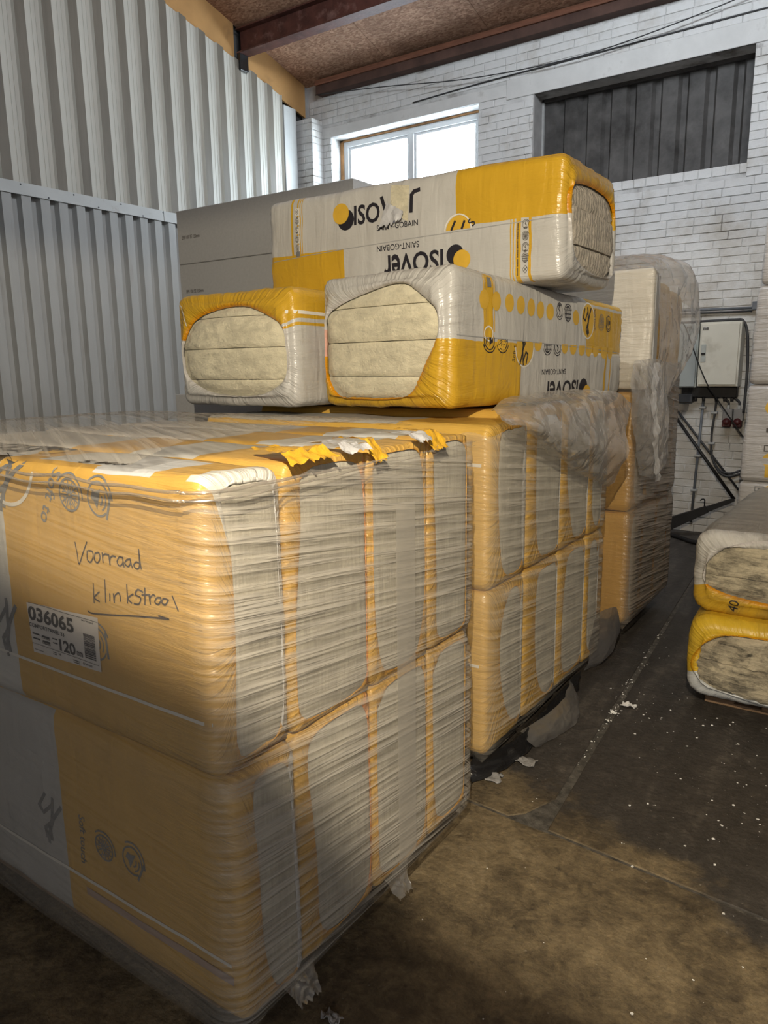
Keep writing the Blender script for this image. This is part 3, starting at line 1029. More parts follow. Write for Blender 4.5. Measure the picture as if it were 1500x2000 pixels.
def ring(cx, cy, rx, ry, w, n=28, a0=0, a1=360):
    out = []
    A = arc(cx, cy, rx, ry, a0, a1, n); B = arc(cx, cy, rx - w, ry - w, a0, a1, n)
    for k in range(n):
        out.append([A[k], A[k + 1], B[k + 1], B[k]])
    return out


def rect(x0, y0, x1, y1):
    return [[(x0, y0), (x1, y0), (x1, y1), (x0, y1)]]


def xf(polys, sx=1, sy=1, dx=0, dy=0, rot=0.0):
    c, s = math.cos(rot), math.sin(rot)
    return [[(dx + (x * sx) * c - (y * sy) * s, dy + (x * sx) * s + (y * sy) * c) for x, y in p] for p in polys]


def text2d(body, bold=0.0, box_=None):
    """a word as flat polygons; box_=(x0,y0,x1,y1) stretches it into that box"""
    polys = raw_text(body, bold)
    if box_ and polys:
        xs = [q[0] for p in polys for q in p]; ys = [q[1] for p in polys for q in p]
        ax, bx, ay, by = min(xs), max(xs), min(ys), max(ys)
        x0, y0, x1, y1 = box_
        polys = [[(x0 + (x - ax) / (bx - ax) * (x1 - x0), y0 + (y - ay) / (by - ay) * (y1 - y0)) for x, y in p] for p in polys]
    return polys


def wordmark(x0, y0, x1, y1):
    """the round-lettered word: capitals and two small letters of the same height"""
    w = x1 - x0
    return text2d('ISOV', .022, (x0, y0, x0 + w * .72, y1)) + text2d('er', .022, (x0 + w * .71, y0, x1, y1))


def flip(polys):
    """turn upside down about the middle of the box"""
    xs = [q[0] for p in polys for q in p]; ys = [q[1] for p in polys for q in p]
    sx, sy = min(xs) + max(xs), min(ys) + max(ys)
    return [[(sx - x, sy - y) for x, y in p] for p in polys]


def decal(name, polys, mat, root, O, ex, ez, off=0.0016, clip=None, grid=0.03, parent=None):
    """press flat print (metres in the plane O,ex,ez) onto the film of a bag"""
    O, ex, ez = Vector(O), Vector(ex).normalized(), Vector(ez).normalized()
    nrm = ex.cross(ez)
    rt, mw, bvh = FILMS[root.name]
    bm = bmesh.new()
    for p in polys:
        pts = [p]
        if clip:
            for (axis, lim, keep) in clip:
                q, src = [], pts[0]
                for i in range(len(src)):
                    a, b = src[i], src[(i + 1) % len(src)]
                    ia, ib = (a[axis] - lim) * keep >= 0, (b[axis] - lim) * keep >= 0
                    if ia: q.append(a)
                    if ia != ib:
                        t = (lim - a[axis]) / (b[axis] - a[axis])
                        q.append((a[0] + (b[0] - a[0]) * t, a[1] + (b[1] - a[1]) * t))
                pts = [q]
                if len(q) < 3: break
        if len(pts[0]) < 3: continue
        vs = [bm.verts.new((x, y, 0)) for x, y in pts[0]]
        try: bm.faces.new(vs)
        except ValueError: pass
    if not bm.faces:
        bm.free(); return None
    bmesh.ops.triangulate(bm, faces=[f for f in bm.faces if len(f.verts) > 4])
    for _ in range(4):
        es = [e for e in bm.edges if e.calc_length() > grid]
        if not es: break
        bmesh.ops.subdivide_edges(bm, edges=es, cuts=1, use_grid_fill=True)
        bmesh.ops.triangulate(bm, faces=[f for f in bm.faces if len(f.verts) > 4])
    inv = mw.inverted()
    for v in bm.verts:
        w = O + ex * v.co.x + ez * v.co.y
        hit = bvh.ray_cast(w + nrm * 0.25, -nrm, 0.6)
        if hit[0] is not None:
            w = hit[0] + nrm * off
        v.co = inv @ w
    bm.normal_update()
    ln = (inv.to_3x3() @ nrm)
    for f in bm.faces:
        if f.normal.dot(ln) < 0: f.normal_flip()
    o = bm_obj(name, bm, mat, None, True)
    o.parent = parent or root
    return o


# icon shapes, unit radius about the origin
def ic_snow():
    p = ring(0, 0, 1, 1, 0.13)
    for k in range(12):
        a = k * math.pi / 6
        c, s = math.cos(a), math.sin(a)
        p += stroke([(0.12 * c, 0.12 * s), (0.8 * c, 0.8 * s)], 0.09)
        if k % 2 == 0:
            for sg in (-1, 1):
                b = a + sg * 0.75
                p += stroke([(0.42 * c, 0.42 * s), (0.42 * c + .28 * math.cos(b), 0.42 * s + .28 * math.sin(b))], 0.07)
    p += ring(0, 0, 1.3, 1.3, 0.12, 16, 20, 160)
    return p
def ic_sound():
    p = ring(0, 0, 1, 1, 0.12, 26, 20, 330)
    p += [[(-0.62, -0.25), (-0.35, -0.25), (0.05, -0.62), (0.05, 0.62), (-0.35, 0.25), (-0.62, 0.25)]]
    p += ring(0.0, 0, 0.42, 0.42, 0.11, 10, -50, 50) + ring(0.0, 0, 0.72, 0.72, 0.11, 10, -45, 45)
    p += rect(0.86, -0.8, 1.04, 0.7) + ring(0, 0, 1.3, 1.3, 0.12, 16, 20, 150)
    return p
def ic_globe():
    p = ring(0, 0, 1, 1, 0.14) + ring(0, 0, 0.5, 1, 0.12) + stroke([(0, -1), (0, 1)], 0.12) + stroke([(-1, 0), (1, 0)], 0.12)
    p += stroke([(-.85, .5), (.85, .5)], 0.11) + stroke([(-.85, -.5), (.85, -.5)], 0.11) + ring(0, 0, 1.3, 1.3, 0.12, 16, 20, 160)
    return p
def ic_plant():
    p = ring(0, 0, 1, 1, 0.14) + stroke([(0, .6), (-.15, .2), (.25, -.1), (.05, -.6)], 0.2) + [[(-.5, -.5), (.5, -.5), (.4, -.75), (-.4, -.75)]]
    return p + ring(0, 0, 1.3, 1.3, 0.12, 16, 20, 160)
def ic_hand():
    """a hand sweeping down, drawn in fat strokes"""
    p = stroke([(-.55, .75), (-.75, .15), (-.45, .0), (-.05, .62), (-.1, .85)], 0.14)
    p += stroke([(-.05, .62), (.05, -.1), (-.25, -.55), (-.1, -.85)], 0.16)
    p += stroke([(.42, .8), (.1, .1), (.0, -.45), (.15, -.8)], 0.16) + stroke([(.0, -.1), (-.02, -.8), (.05, -1.)], 0.14)
    return p
def ic_box():
    return ring(0, 0, 1, 1, .14, 4) + stroke([(-.5, -.5), (.5, .5)], .16) + stroke([(-.5, .5), (.5, -.5)], .12)

# ================================================================== PALLETS AND LOADS
def pallet(label, x0, x1, y0, y1, ztop, group='wooden pallets under the loads'):
    root = tag(empty('wooden_pallet', (x0, y0, 0)), label, 'pallet', group)
    def add(n, b): return par(box_obj(n, b, M['wood'], None, 0.004), root)
    h = ztop
    for k in range(3):
        yy = y0 + (y1 - y0 - 0.10) * k / 2
        add('bottom_board', (x0, x1, yy, yy + 0.10, 0.001, 0.020))
        for j in range(3):
            xx = x0 + (x1 - x0 - 0.13) * j / 2
            add('pallet_block', (xx, xx + 0.13, yy, yy + 0.10, 0.020, h - 0.040))
    for j in range(3):
        xx = x0 + (x1 - x0 - 0.13) * j / 2
        add('stringer_board', (xx, xx + 0.13, y0, y1, h - 0.040, h - 0.020))
    n = 7
    for k in range(n):
        yy = y0 + (y1 - y0 - 0.11) * k / (n - 1)
        add('deck_board', (x0, x1, yy, yy + 0.11, h - 0.020, h - 0.001))
    return root


def yz(yc, z0, pts): return [(y - yc, z - z0) for y, z in pts]


def load_bag(label, group, xe, L, y0, y1, z0, z1, film, pts, nspl=3, seed=1, **kw):
    yc = (y0 + y1) / 2
    W = y1 - y0 - 0.006
    spl = [-W / 2 + W * k / nspl for k in range(nspl + 1)]
    kw.setdefault('wool', M['wool_v'])
    ex = .99 if group == GM else 1.02
    ym, zm_ = sum(p[0] for p in pts) / len(pts), sum(p[1] for p in pts) / len(pts)
    pts = [(max(y0 + .014, min(y1 - .014, ym + (y - ym) * ex)), max(z0 + .016, min(z1 - .020, zm_ + (z - zm_) * 1.04))) for y, z in pts]
    first = 'front' in label or 'nearest of all' in label or 'nearest to the floor' in label
    kw.setdefault('r', .034 if first else .020); kw.setdefault('re', .028 if first else .014)
    return bag(label, group, (xe, yc, z0), math.pi / 2, L, W, z1 - z0 - 0.004, film, yz(yc, z0, pts), spl, False, seed=seed, bulge=kw.pop('bulge', 0.001), puff=0.003, step=0.028, groove=.0, rough_end=.0014, **kw)


def fl_rects(W, H, kind):
    top = (H, H + W)
    fr = (H + W, 2 * H + W)
    if kind == 'front_top':
        return [(0, H, -0.5, 0.30, (0.70, 0.70, 0.70)), (top[0] + .0, top[1] - 0.045, 0.34, 0.62, (0.62, 0.62, 0.60)), (top[0] + 0.05, top[1], 0.16, 0.36, (0.66, 0.67, 0.68)),
                (top[0], top[1] + 0.02, 0.74, 1.5, (0.62, 0.62, 0.61)), (fr[0], fr[1], 0.735, 1.5, (0.62, 0.61, 0.58)), (top[0], top[1], -.5, 0.05, (0.7, 0.69, 0.64))]
    if kind == 'front_low':
        return [(0, H, -0.5, 0.25, (0.68, 0.68, 0.68)), (fr[0], fr[1], 0.66, 1.5, (0.5, 0.49, 0.47))]
    if kind == 'inner_a':
        return [(0, H, -0.5, 0.1, ORG), (top[0], top[1], 0.30, 0.55, (0.62, 0.62, 0.6)), (top[0], top[1], 0.80, 1.5, (0.60, 0.59, 0.57))]
    if kind == 'inner_b':
        return [(top[0], top[1], 0.12, 0.40, (0.62, 0.62, 0.6)), (top[0], top[1], 0.62, 1.5, (0.6, 0.58, 0.56))]
    if kind == 'mid':
        return [(0, H, -0.5, 0.05, (0.72, 0.71, 0.68)), (top[0], top[1], 0.4, 1.5, WHT)]
    return []


# ---- front pallet: eight bags on edge
XE = -1.098
pallet('low wooden pallet under the nearest wrapped load', -2.56, -1.26, 1.07, 2.04, 0.105)
GF = 'bags of the nearest wrapped load'
GM = 'bags of the middle wrapped load'
c = [0.965, 1.212, 1.532, 1.838, 2.090]
zb, zm, zt = 0.105, 0.738, 1.395
Wd = [b - a for a, b in zip(c, c[1:])]
f_ft = film_mat('yellow_film_top_front', (0.66, 0.40, 0.095), fl_rects(Wd[0] - .004, zt - zm - .004, 'front_top'), rimf=.35, crease=.4)
f_fl = film_mat('yellow_film_low_front', (0.66, 0.40, 0.095), fl_rects(Wd[0] - .030, zm - zb - .004, 'front_low'), rimf=.35, crease=.4)
f_ia = film_mat('yellow_film_inner', (0.66, 0.40, 0.095), fl_rects(Wd[1] - .004, zt - zm - .004, 'inner_a'), rimf=.35, crease=.4)
f_ib = film_mat('yellow_film_inner_white', (0.66, 0.40, 0.095), fl_rects(Wd[2] - .004, zt - zm - .004, 'inner_b'), rimf=.35, crease=.4)
f1 = load_bag('yellow upper bag with brown handwriting and a white label, nearest of all', GF, XE, 1.46, c[0], c[1], zm, zt, f_ft,
              [(1.01, 1.375), (1.040, 1.27), (1.045, 1.16), (1.042, 1.0), (1.032, .87), (1.03, .79), (1.06, .755), (1.14, .757), (1.172, .80), (1.188, .93), (1.180, 1.1), (1.178, 1.29), (1.165, 1.38)], seed=1)
f2 = load_bag('yellow lower bag with round printed icons, nearest to the floor', GF, XE + .012, 1.47, c[0] + .026, c[1], zb, zm, f_fl,
              [(1.060, .71), (1.055, .61), (1.065, .5), (1.065, .4), (1.068, .27), (1.09, .17), (1.12, .13), (1.19, .13), (1.20, .2), (1.195, .4), (1.185, .6), (1.165, .70)], seed=2)
load_bag('upper bag, second from the near corner, torn yellow film on its top edge', GF, XE, 1.46, c[1], c[2], zm, zt, f_ia,
         [(1.262, 1.375), (1.268, 1.25), (1.250, 1.12), (1.232, .95), (1.232, .80), (1.27, .752), (1.48, .757), (1.515, .80), (1.512, .9), (1.522, 1.05), (1.520, 1.2), (1.50, 1.33), (1.47, 1.38)], seed=3)
load_bag('upper bag, third from the near corner, a smooth tape strip down its fleece', GF, XE, 1.46, c[2], c[3], zm, zt, f_ib,
         [(1.556, 1.375), (1.552, 1.2), (1.556, .95), (1.582, .79), (1.62, .755), (1.76, .76), (1.79, .83), (1.815, .95), (1.812, 1.18), (1.795, 1.33), (1.77, 1.38)], seed=4)
load_bag('upper bag at the far corner of the nearest load, white torn end', GF, XE, 1.46, c[3], c[4], zm, zt, f_ib,
         [(1.872, 1.38), (1.87, 1.25), (1.888, 1.0), (1.882, .79), (1.92, .755), (2.05, .757), (2.074, .80), (2.076, 1.3), (2.05, 1.38)], seed=5)
load_bag('lower bag, second from the near corner of the nearest load', GF, XE, 1.46, c[1], c[2], zb, zm, f_ia,
         [(1.275, .705), (1.255, .64), (1.272, .5), (1.285, .34), (1.28, .2), (1.31, .135), (1.47, .13), (1.505, .18), (1.52, .3), (1.522, .5), (1.505, .69), (1.45, .712)], seed=6)
load_bag('lower bag, third from the near corner of the nearest load', GF, XE, 1.46, c[2], c[3], zb, zm, f_ib,
         [(1.56, .705), (1.556, .5), (1.556, .2), (1.58, .135), (1.78, .13), (1.818, .2), (1.82, .5), (1.808, .69), (1.77, .712)], seed=7)
load_bag('lower bag at the far corner of the nearest load', GF, XE, 1.46, c[3], c[4], zb, zm, f_ib,
         [(1.864, .70), (1.862, .5), (1.875, .2), (1.90, .14), (2.05, .135), (2.074, .2), (2.076, .65), (2.05, .71)], seed=8)

# print on the two yellow front faces
EX, EZ = (1, 0, 0), (0, 0, 1)
O1 = (0, 0.965, 0)
def dF(name, polys, mat, root=None, **k): return decal(name, polys, mat, root or f1, O1, EX, EZ, **k)
dF('printed_icon', xf(ic_snow(), .040, .040, -1.534, 1.322, -0.5), M['grey_print'])
dF('printed_icon', xf(ic_sound(), .041, .041, -1.425, 1.322, -0.35), M['grey_print'])
dF('printed_hand', xf(ic_hand(), .085, .085, -1.80, 1.335, -0.5), M['grey_print'])
dF('printed_ring', ring(-1.795, 1.395, .125, .125, .010, 24, 190, 345), M['print_white'])
dF('printed_text', xf(text2d('Soft to', .01), .055, .050, -1.592, 1.385, math.radians(-118)), M['grey_print'])
HW = [[(-1.528,1.211),(-1.522,1.185),(-1.518,1.161),(-1.5,1.188),(-1.482,1.217)],[(-1.482,1.197),(-1.484,1.176),(-1.472,1.172),(-1.461,1.186),(-1.463,1.198),(-1.477,1.198)],[(-1.453,1.194),(-1.457,1.179),(-1.446,1.174),(-1.435,1.187),(-1.439,1.198),(-1.452,1.195)],[(-1.426,1.199),(-1.425,1.178),(-1.425,1.191),(-1.416,1.198),(-1.405,1.198)],[(-1.402,1.198),(-1.4,1.176),(-1.399,1.189),(-1.39,1.197),(-1.379,1.197)],[(-1.352,1.198),(-1.365,1.198),(-1.374,1.186),(-1.367,1.178),(-1.354,1.186),(-1.354,1.199),(-1.351,1.178)],[(-1.328,1.199),(-1.34,1.195),(-1.347,1.186),(-1.337,1.181),(-1.328,1.19),(-1.329,1.199),(-1.324,1.18)],[(-1.301,1.194),(-1.31,1.194),(-1.318,1.185),(-1.309,1.179),(-1.299,1.188),(-1.297,1.224),(-1.296,1.199),(-1.295,1.181)],[(-1.47,1.121),(-1.472,1.096),(-1.473,1.075)],[(-1.449,1.105),(-1.47,1.088),(-1.451,1.082)],[(-1.425,1.137),(-1.427,1.085)],[(-1.41,1.107),(-1.411,1.091)],[(-1.397,1.109),(-1.395,1.09),(-1.392,1.105),(-1.379,1.114),(-1.374,1.109),(-1.373,1.096)],[(-1.347,1.138),(-1.349,1.096)],[(-1.328,1.12),(-1.347,1.107),(-1.335,1.098)],[(-1.296,1.129),(-1.312,1.132),(-1.321,1.12),(-1.304,1.115),(-1.311,1.1),(-1.327,1.098)],[(-1.289,1.139),(-1.291,1.102)],[(-1.299,1.122),(-1.274,1.127)],[(-1.277,1.125),(-1.274,1.106),(-1.274,1.119),(-1.264,1.128),(-1.258,1.126)],[(-1.24,1.125),(-1.252,1.123),(-1.259,1.113),(-1.249,1.109),(-1.24,1.119),(-1.241,1.125)],[(-1.216,1.124),(-1.231,1.125),(-1.237,1.115),(-1.227,1.112),(-1.217,1.123)],[(-1.204,1.135),(-1.186,1.106)],[(-1.502,1.05),(-1.488,1.047),(-1.441,1.053),(-1.347,1.067),(-1.268,1.077),(-1.217,1.082)],[(-1.248,1.084),(-1.217,1.082)]]
for part in (HW[:8], HW[8:]):
    hw = []
    for s in part: hw += stroke([(p_.x, p_.y) for p_ in smooth_path([(q[0], q[1], 0) for q in s], 4)], 0.0038)
    dF('handwriting', hw, M['marker'])['label'] = 'brown marker handwriting'
lab = dF('paper_label', [[(-1.749, .897), (-1.465, .907), (-1.462, 1.041), (-1.757, 1.028)]], M['paper'], off=0.004)
lab['label'] = 'white printed paper label'
def lt(b, bx, bold=0.02): return text2d(b, bold, bx)
tx = lt('036065', (-1.752, .984, -1.558, 1.022), .03) + lt('COMFORTPANEL 33', (-1.752, .967, -1.602, .977), .012) + lt('120', (-1.628, .926, -1.562, .957), .03) + lt('mm', (-1.557, .929, -1.532, .941), .02)
for k, (bx) in enumerate([(-1.742, .948, -1.712, .952), (-1.700, .947, -1.668, .952), (-1.742, .935, -1.712, .939), (-1.700, .934, -1.668, .939), (-1.655, .951, -1.636, .954), (-1.655, .940, -1.636, .943)]):
    tx += rect(*bx)
tx += lt('1.500m', (-1.702, .943, -1.668, .950), .01) + lt('0.600m', (-1.702, .929, -1.668, .936), .01) + lt('57,60 m2', (-1.535, .911, -1.497, .917), .012) + lt('84 17421816', (-1.525, 1.022, -1.480, 1.027), .01) + lt('16', (-1.635, .913, -1.626, .919), .02)
tx += rect(-1.742, .906, -1.70, .907) + rect(-1.66, .915, -1.645, .917) + rect(-1.66, .910, -1.645, .912) + rect(-1.575, .913, -1.548, .915) + rect(-1.575, .908, -1.548, .910) + rect(-1.749, .922, -1.47, .923) + rect(-1.748, 1.0295, -1.463, 1.0305)
xx = 0.932
r9 = random.Random(5)
while xx < .992:
    w = r9.choice((.0012, .002, .0032)); tx += rect(-1.522, xx, -1.478, xx + w); xx += w + r9.choice((.001, .0018))
dF('label_print', tx, M['ink'], off=0.0055, parent=lab)
dF('printed_icon', xf(ic_sound(), .042, .042, -1.478, .975, 0.1), M['grey_print'], off=.0012)
dF('printed_hand', xf(ic_hand(), .085, .085, -1.865, .945, -.2), M['grey_print'])
dF('printed_line', stroke([(-2.3, .872), (-1.7, .866), (-1.2, .868), (-1.11, .868)], .008), M['print_white'])
def dL(name, polys, mat, **k): return decal(name, polys, mat, f2, (0, 0.99, 0), EX, EZ, **k)
dL('printed_icon', xf(ic_snow(), .038, .038, -1.570, .388, -.5), M['grey_print'])
dL('printed_icon', xf(ic_sound(), .040, .040, -1.452, .398, -.5), M['grey_print'])
dL('printed_hand', xf(ic_hand(), .078, .078, -1.805, .385, -.3), M['grey_print'])
dL('printed_text', xf(text2d('Soft touch', .005), .036, .036, -1.668, .452, math.radians(-95)), M['grey_print'])
dL('printed_line', stroke([(-2.3, .262), (-1.70, .258), (-1.33, .262), (-1.12, .262)], .010), M['print_white'])
dL('printed_line', stroke([(-1.66, .222), (-1.33, .222), (-1.12, .222)], .022), simple('mauve_print', (0.42, 0.30, 0.24), .4, .08, 12, .1))
# print on the top faces
def dT(name, polys, mat, root): return decal(name, polys, mat, root, (0, 0, zt), (1, 0, 0), (0, 1, 0))
dT('printed_logo', flip(wordmark(-2.36, 1.065, -1.90, 1.185)), M['ink'], f1)
dT('printed_logo', disc(-1.845, 1.150, .045) , M['ink'], f1)
dT('printed_logo', disc(-1.815, 1.115, .040), M['print_yellow'], f1)
dT('printed_text', xf(text2d('5 Mei', .01), .07, .05, -1.56, 1.01, 0.1), M['ink_faded'], f1)

# ---- middle pallet
XM = -1.168
pallet('wooden pallet under the middle wrapped load', -2.60, -1.30, 2.46, 3.62, 0.10)
GM = 'bags of the middle wrapped load'
cm_ = [2.372, 2.735, 3.110, 3.475, 3.675]
zb2, zm2, zt2 = 0.105, 0.770, 1.425
f_m = film_mat('yellow_film_mid', (0.70, 0.43, 0.09), fl_rects(.359, .62, 'mid'), rimf=.4, crease=.4)
f_m2 = film_mat('yellow_film_mid_plain', (0.68, 0.41, 0.08), [(0, .65, -.5, .05, (0.72, 0.71, 0.68))], rimf=.4, crease=.4)
LM = [
    ('upper yellow front bag of the middle load', 0, 1, [(2.475, 1.385), (2.455, 1.25), (2.455, 1.13), (2.475, .95), (2.50, .84), (2.56, .80), (2.66, .80), (2.695, .85), (2.675, .95), (2.670, 1.2), (2.70, 1.31), (2.69, 1.385)], True),
    ('upper bag second from the front of the middle load', 1, 1, [(2.815, 1.38), (2.805, 1.2), (2.825, .9), (2.87, .81), (2.98, .79), (3.075, .81), (3.075, .9), (3.08, 1.2), (3.07, 1.38)], True),
    ('upper bag third from the front of the middle load, half under loose film', 2, 1, [(3.16, 1.38), (3.16, 1.1), (3.22, .92), (3.28, .80), (3.38, .79), (3.445, .85), (3.455, 1.0), (3.445, 1.35), (3.40, 1.39)], True),
    ('upper rear bag of the middle load', 3, 1, [(3.52, 1.38), (3.515, .95), (3.55, .82), (3.64, .80), (3.655, .95), (3.655, 1.36)], True),
    ('lower yellow front bag of the middle load, a shadow down its face', 0, 0, [(2.60, .735), (2.51, .64), (2.485, .48), (2.53, .29), (2.60, .18), (2.68, .155), (2.705, .2), (2.69, .35), (2.68, .57), (2.68, .70)], False),
    ('lower bag second from the front of the middle load', 1, 0, [(2.86, .73), (2.838, .6), (2.842, .4), (2.88, .24), (2.96, .15), (3.05, .15), (3.085, .2), (3.09, .5), (3.08, .72), (2.98, .745)], False),
    ('lower bag third from the front of the middle load', 2, 0, [(3.21, .735), (3.175, .58), (3.16, .38), (3.17, .21), (3.22, .15), (3.40, .15), (3.44, .2), (3.445, .5), (3.44, .70), (3.36, .74)], False),
    ('lower rear bag of the middle load', 3, 0, [(3.52, .73), (3.515, .5), (3.52, .2), (3.56, .15), (3.65, .16), (3.655, .7)], False)]
mids = []
for k, (lb, i, top, pts, _t) in enumerate(LM):
    z0_, z1_ = (zm2, zt2 - (.03 if i == 0 else 0)) if top else (zb2, zm2)
    mids.append(load_bag(lb, GM, XM, 1.46, cm_[i], cm_[i + 1], z0_, z1_, f_m if top and i == 0 else f_m2, pts, seed=20 + k))
for root, zz in ((mids[0], 1.245), (mids[4], .475)):
    decal('printed_line', stroke([(-2.4, zz), (-1.6, zz), (-1.20, zz)], .012), M['print_white'], root, (0, cm_[0], 0), EX, EZ)

# ---- rear pallet: two wrapped layers, loose packs on top
pallet('wooden pallet under the rear wrapped load', -2.60, -1.25, 4.12, 4.92, 0.13)
GB = 'bags of the rear wrapped load'
cb = [4.07, 4.37, 4.67, 4.97]
zb3, zm3, zt3 = 0.13, 0.785, 1.45
f_b = film_mat('brownish_yellow_film', (0.60, 0.33, 0.06), [])
for top in (1, 0):
    z0_, z1_ = (zm3, zt3) if top else (zb3, zm3)
    for i in range(3):
        a, b = cb[i] + (.075 if i == 0 else .012), cb[i + 1] - .012
        pts = [(a, z1_ - .06), (a - .005 * top, (z0_ + z1_) / 2), (a + .01, z0_ + .06), ((a + b) / 2, z0_ + .03), (b, z0_ + .06), (b, z1_ - .06), ((a + b) / 2, z1_ - .03)]
        load_bag(('upper ' if top else 'lower ') + ('front', 'middle', 'back')[i] + ' bag of the rear wrapped load', GB, -1.142, 1.44, cb[i], cb[i + 1], z0_, z1_, f_b, pts, seed=40 + i + 3 * top,
                 wool=M['wool_v'])
f_w = film_mat('plain_white_film', (0.70, 0.66, 0.58), [])
# a white pack standing on edge and two yellow ones behind it
def pack(label, b, mat, group=None, r=.03, seed=0, cat='foam pack', name='foam_pack'):
    root = tag(empty(name, (b[0], b[2], b[4])), label, cat, group)
    bm = bmesh.new()
    box(bm, *b, bev=r, seg=3)
    bmesh.ops.subdivide_edges(bm, edges=[e for e in bm.edges if e.calc_length() > .15], cuts=7, use_grid_fill=True)
    for v in bm.verts:
        n_ = fbm(v.co + Vector((seed, 0, 0)), 3.0) * .010
        v.co += Vector((n_, n_, n_ * .5))
    ul = bm.loops.layers.uv.new('UVMap')
    for f in bm.faces:
        for lp in f.loops:
            lp[ul].uv = (lp.vert.co.z, 3.0 + lp.vert.co.x * .8 - lp.vert.co.y * .6)
    par(bm_obj('film_wrapper', bm, mat, None, True), root)
    return root
wp = pack('white film-wrapped pack standing on edge on the rear load', (-2.45, -1.075, 4.075, 4.20, 1.462, 2.085), f_w, None, .02, 3)
wp2 = pack('yellow pack behind the white pack on the rear load', (-2.45, -1.10, 4.225, 4.58, 1.462, 2.045), film_mat('golden_film', (0.62, 0.36, 0.05), []), 'yellow packs on the rear load', .05, 5)
wp3 = pack('yellow pack nearest the wall on top of the rear load', (-2.45, -1.12, 4.605, 4.95, 1.462, 2.02), film_mat('golden_film_b', (0.60, 0.36, 0.08), []), 'yellow packs on the rear load', .05, 7)
par(box_obj('foam_edge', (-2.40, -1.069, 4.105, 4.196, 1.50, 2.06), M['eps_light'], None, .01), wp)

# ---- the two loose bags with open ends, side by side on the middle load
GA = 'loose bags on top of the middle load'
ang = math.radians(7.5); S_, C_ = math.sin(ang), math.cos(ang)
WA, HA, LA = .70, .535, 1.48
zA = 1.437
pr = Vector((-1.37, 2.465, 0))                       # near right bottom corner
cA = pr + Vector((-C_ * WA / 2, S_ * WA / 2, 0))
def ru(z): return z - zA
f_A = film_mat('white_and_yellow_film', WHT, [
    (2 * HA + WA - .001, 2 * HA + 2 * WA + .1, -1, .50, YEL), (-.1, .262, -1, .48, YEL),
    (HA + WA + (HA - .20), 2 * HA + WA + .01, -1, .4, YEL), (HA + WA + (HA - .33), HA + WA + (HA - .20), -1, .3, PINK),
    (.243, .485, 1.06, 1.7, YEL), (.235, .247, 1.06, 1.7, (.75, .72, .66)), (.262, HA, .205, .268, YEL), (.50, .56, 1.06, 1.7, YEL),
    (0, .262, 1.265, 1.285, YEL), (0, .262, 1.325, 1.335, YEL)], shine=.26)
holeA = [(.709, 1.804), (.607, 1.849), (.429, 1.894), (.233, 1.927), (.152, 1.874), (.073, 1.816), (.057, 1.763), (.063, 1.711), (.123, 1.613), (.195, 1.479), (.325, 1.448), (.428, 1.437), (.596, 1.459), (.693, 1.568), (.717, 1.683)]
holeA = [(WA / 2 - min(a, WA - .03), max(z, 1.465) - zA) for a, z in holeA]
bA = bag('large white and yellow bag with printed side and round open end', GA, (cA.x, cA.y, zA), -ang, LA, WA, HA, f_A, holeA, [0, .125, .262, .40, HA], True, M['wool'],
         taper=.165, seed=61, step=.016, r=.042, re=.040, groove=.007, puff=.020, bulge=.006, wr=.006)
OA, AX = tuple(pr), (S_, C_, 0)
def dA(name, polys, mat, **k): return decal(name, polys, mat, bA, OA, AX, EZ, **k)
for s, z, rz in ((.205, 1.851, .037), (.290, 1.848, .037), (.382, 1.846, .036), (.466, 1.841, .036), (.55, 1.836, .036), (.631, 1.83, .036), (.713, 1.826, .035), (.953, 1.81, .034)):
    dA('printed_dot', disc(s, z, .031, rz), M['print_yellow'])
for s, z in ((.322, 1.686), (.615, 1.690), (.852, 1.680), (.933, 1.676), (1.018, 1.671), (1.088, 1.668), (1.161, 1.666), (1.249, 1.657), (1.32, 1.655)):
    dA('printed_dot', disc(s, z, .031, .034), M['print_yellow'], clip=[(1, 1.708 - .026 * s / .5 * .45, -1)])
dA('printed_icon', xf(flip(ic_plant()), .027, .033, .797, 1.827), M['ink'])
dA('printed_icon', xf(ic_globe(), .029, .035, .876, 1.823), M['ink'])
dA('printed_ring', ring(1.072, 1.80, .066, .085, .007), M['print_white'])
dA('printed_dot', disc(1.072, 1.80, .058, .076), M['print_yellow'])
dA('printed_hand', xf(ic_hand(), .060, .070, 1.072, 1.80), M['ink'], off=.003)
dA('printed_text', xf(text2d('Soft touch', .005), .024, .026, 1.130, 1.856, math.radians(-86)), M['ink'])
dA('printed_icon', xf(flip(ic_snow()), .027, .034, 1.214, 1.792), M['grey_print'])
dA('printed_icon', xf(flip(ic_sound()), .027, .034, 1.291, 1.788), M['ink'])
dA('printed_ring', ring(.505, 1.672, .080, .085, .007, 24, 180, 360), M['print_white'])
dA('printed_dot', disc(.505, 1.672, .070, .076), M['print_yellow'], clip=[(1, 1.695, -1)])
dA('printed_hand', xf(flip(ic_hand()), .055, .062, .505, 1.662), M['ink'], off=.003, clip=[(1, 1.695, -1)])
dA('printed_text', xf(text2d('Soft t', .005), .030, .030, .425, 1.612, math.radians(86)), M['ink'])
dA('printed_icon', xf(flip(ic_sound()), .034, .038, .238, 1.685), M['ink'], clip=[(1, 1.708, -1)])
dA('printed_icon', xf(flip(ic_snow()), .034, .038, .330, 1.684), M['ink'], clip=[(1, 1.703, -1)])
dA('printed_icon', xf(flip(ic_globe()), .029, .034, .697, 1.674), M['ink'], clip=[(1, 1.689, -1)])
dA('printed_icon', xf(flip(ic_plant()), .029, .034, .783, 1.670), M['ink'], clip=[(1, 1.686, -1)])
dA('printed_text', flip(text2d('SAINT-GOBAIN', .008, (.655, 1.555, .864, 1.579))), M['ink'])
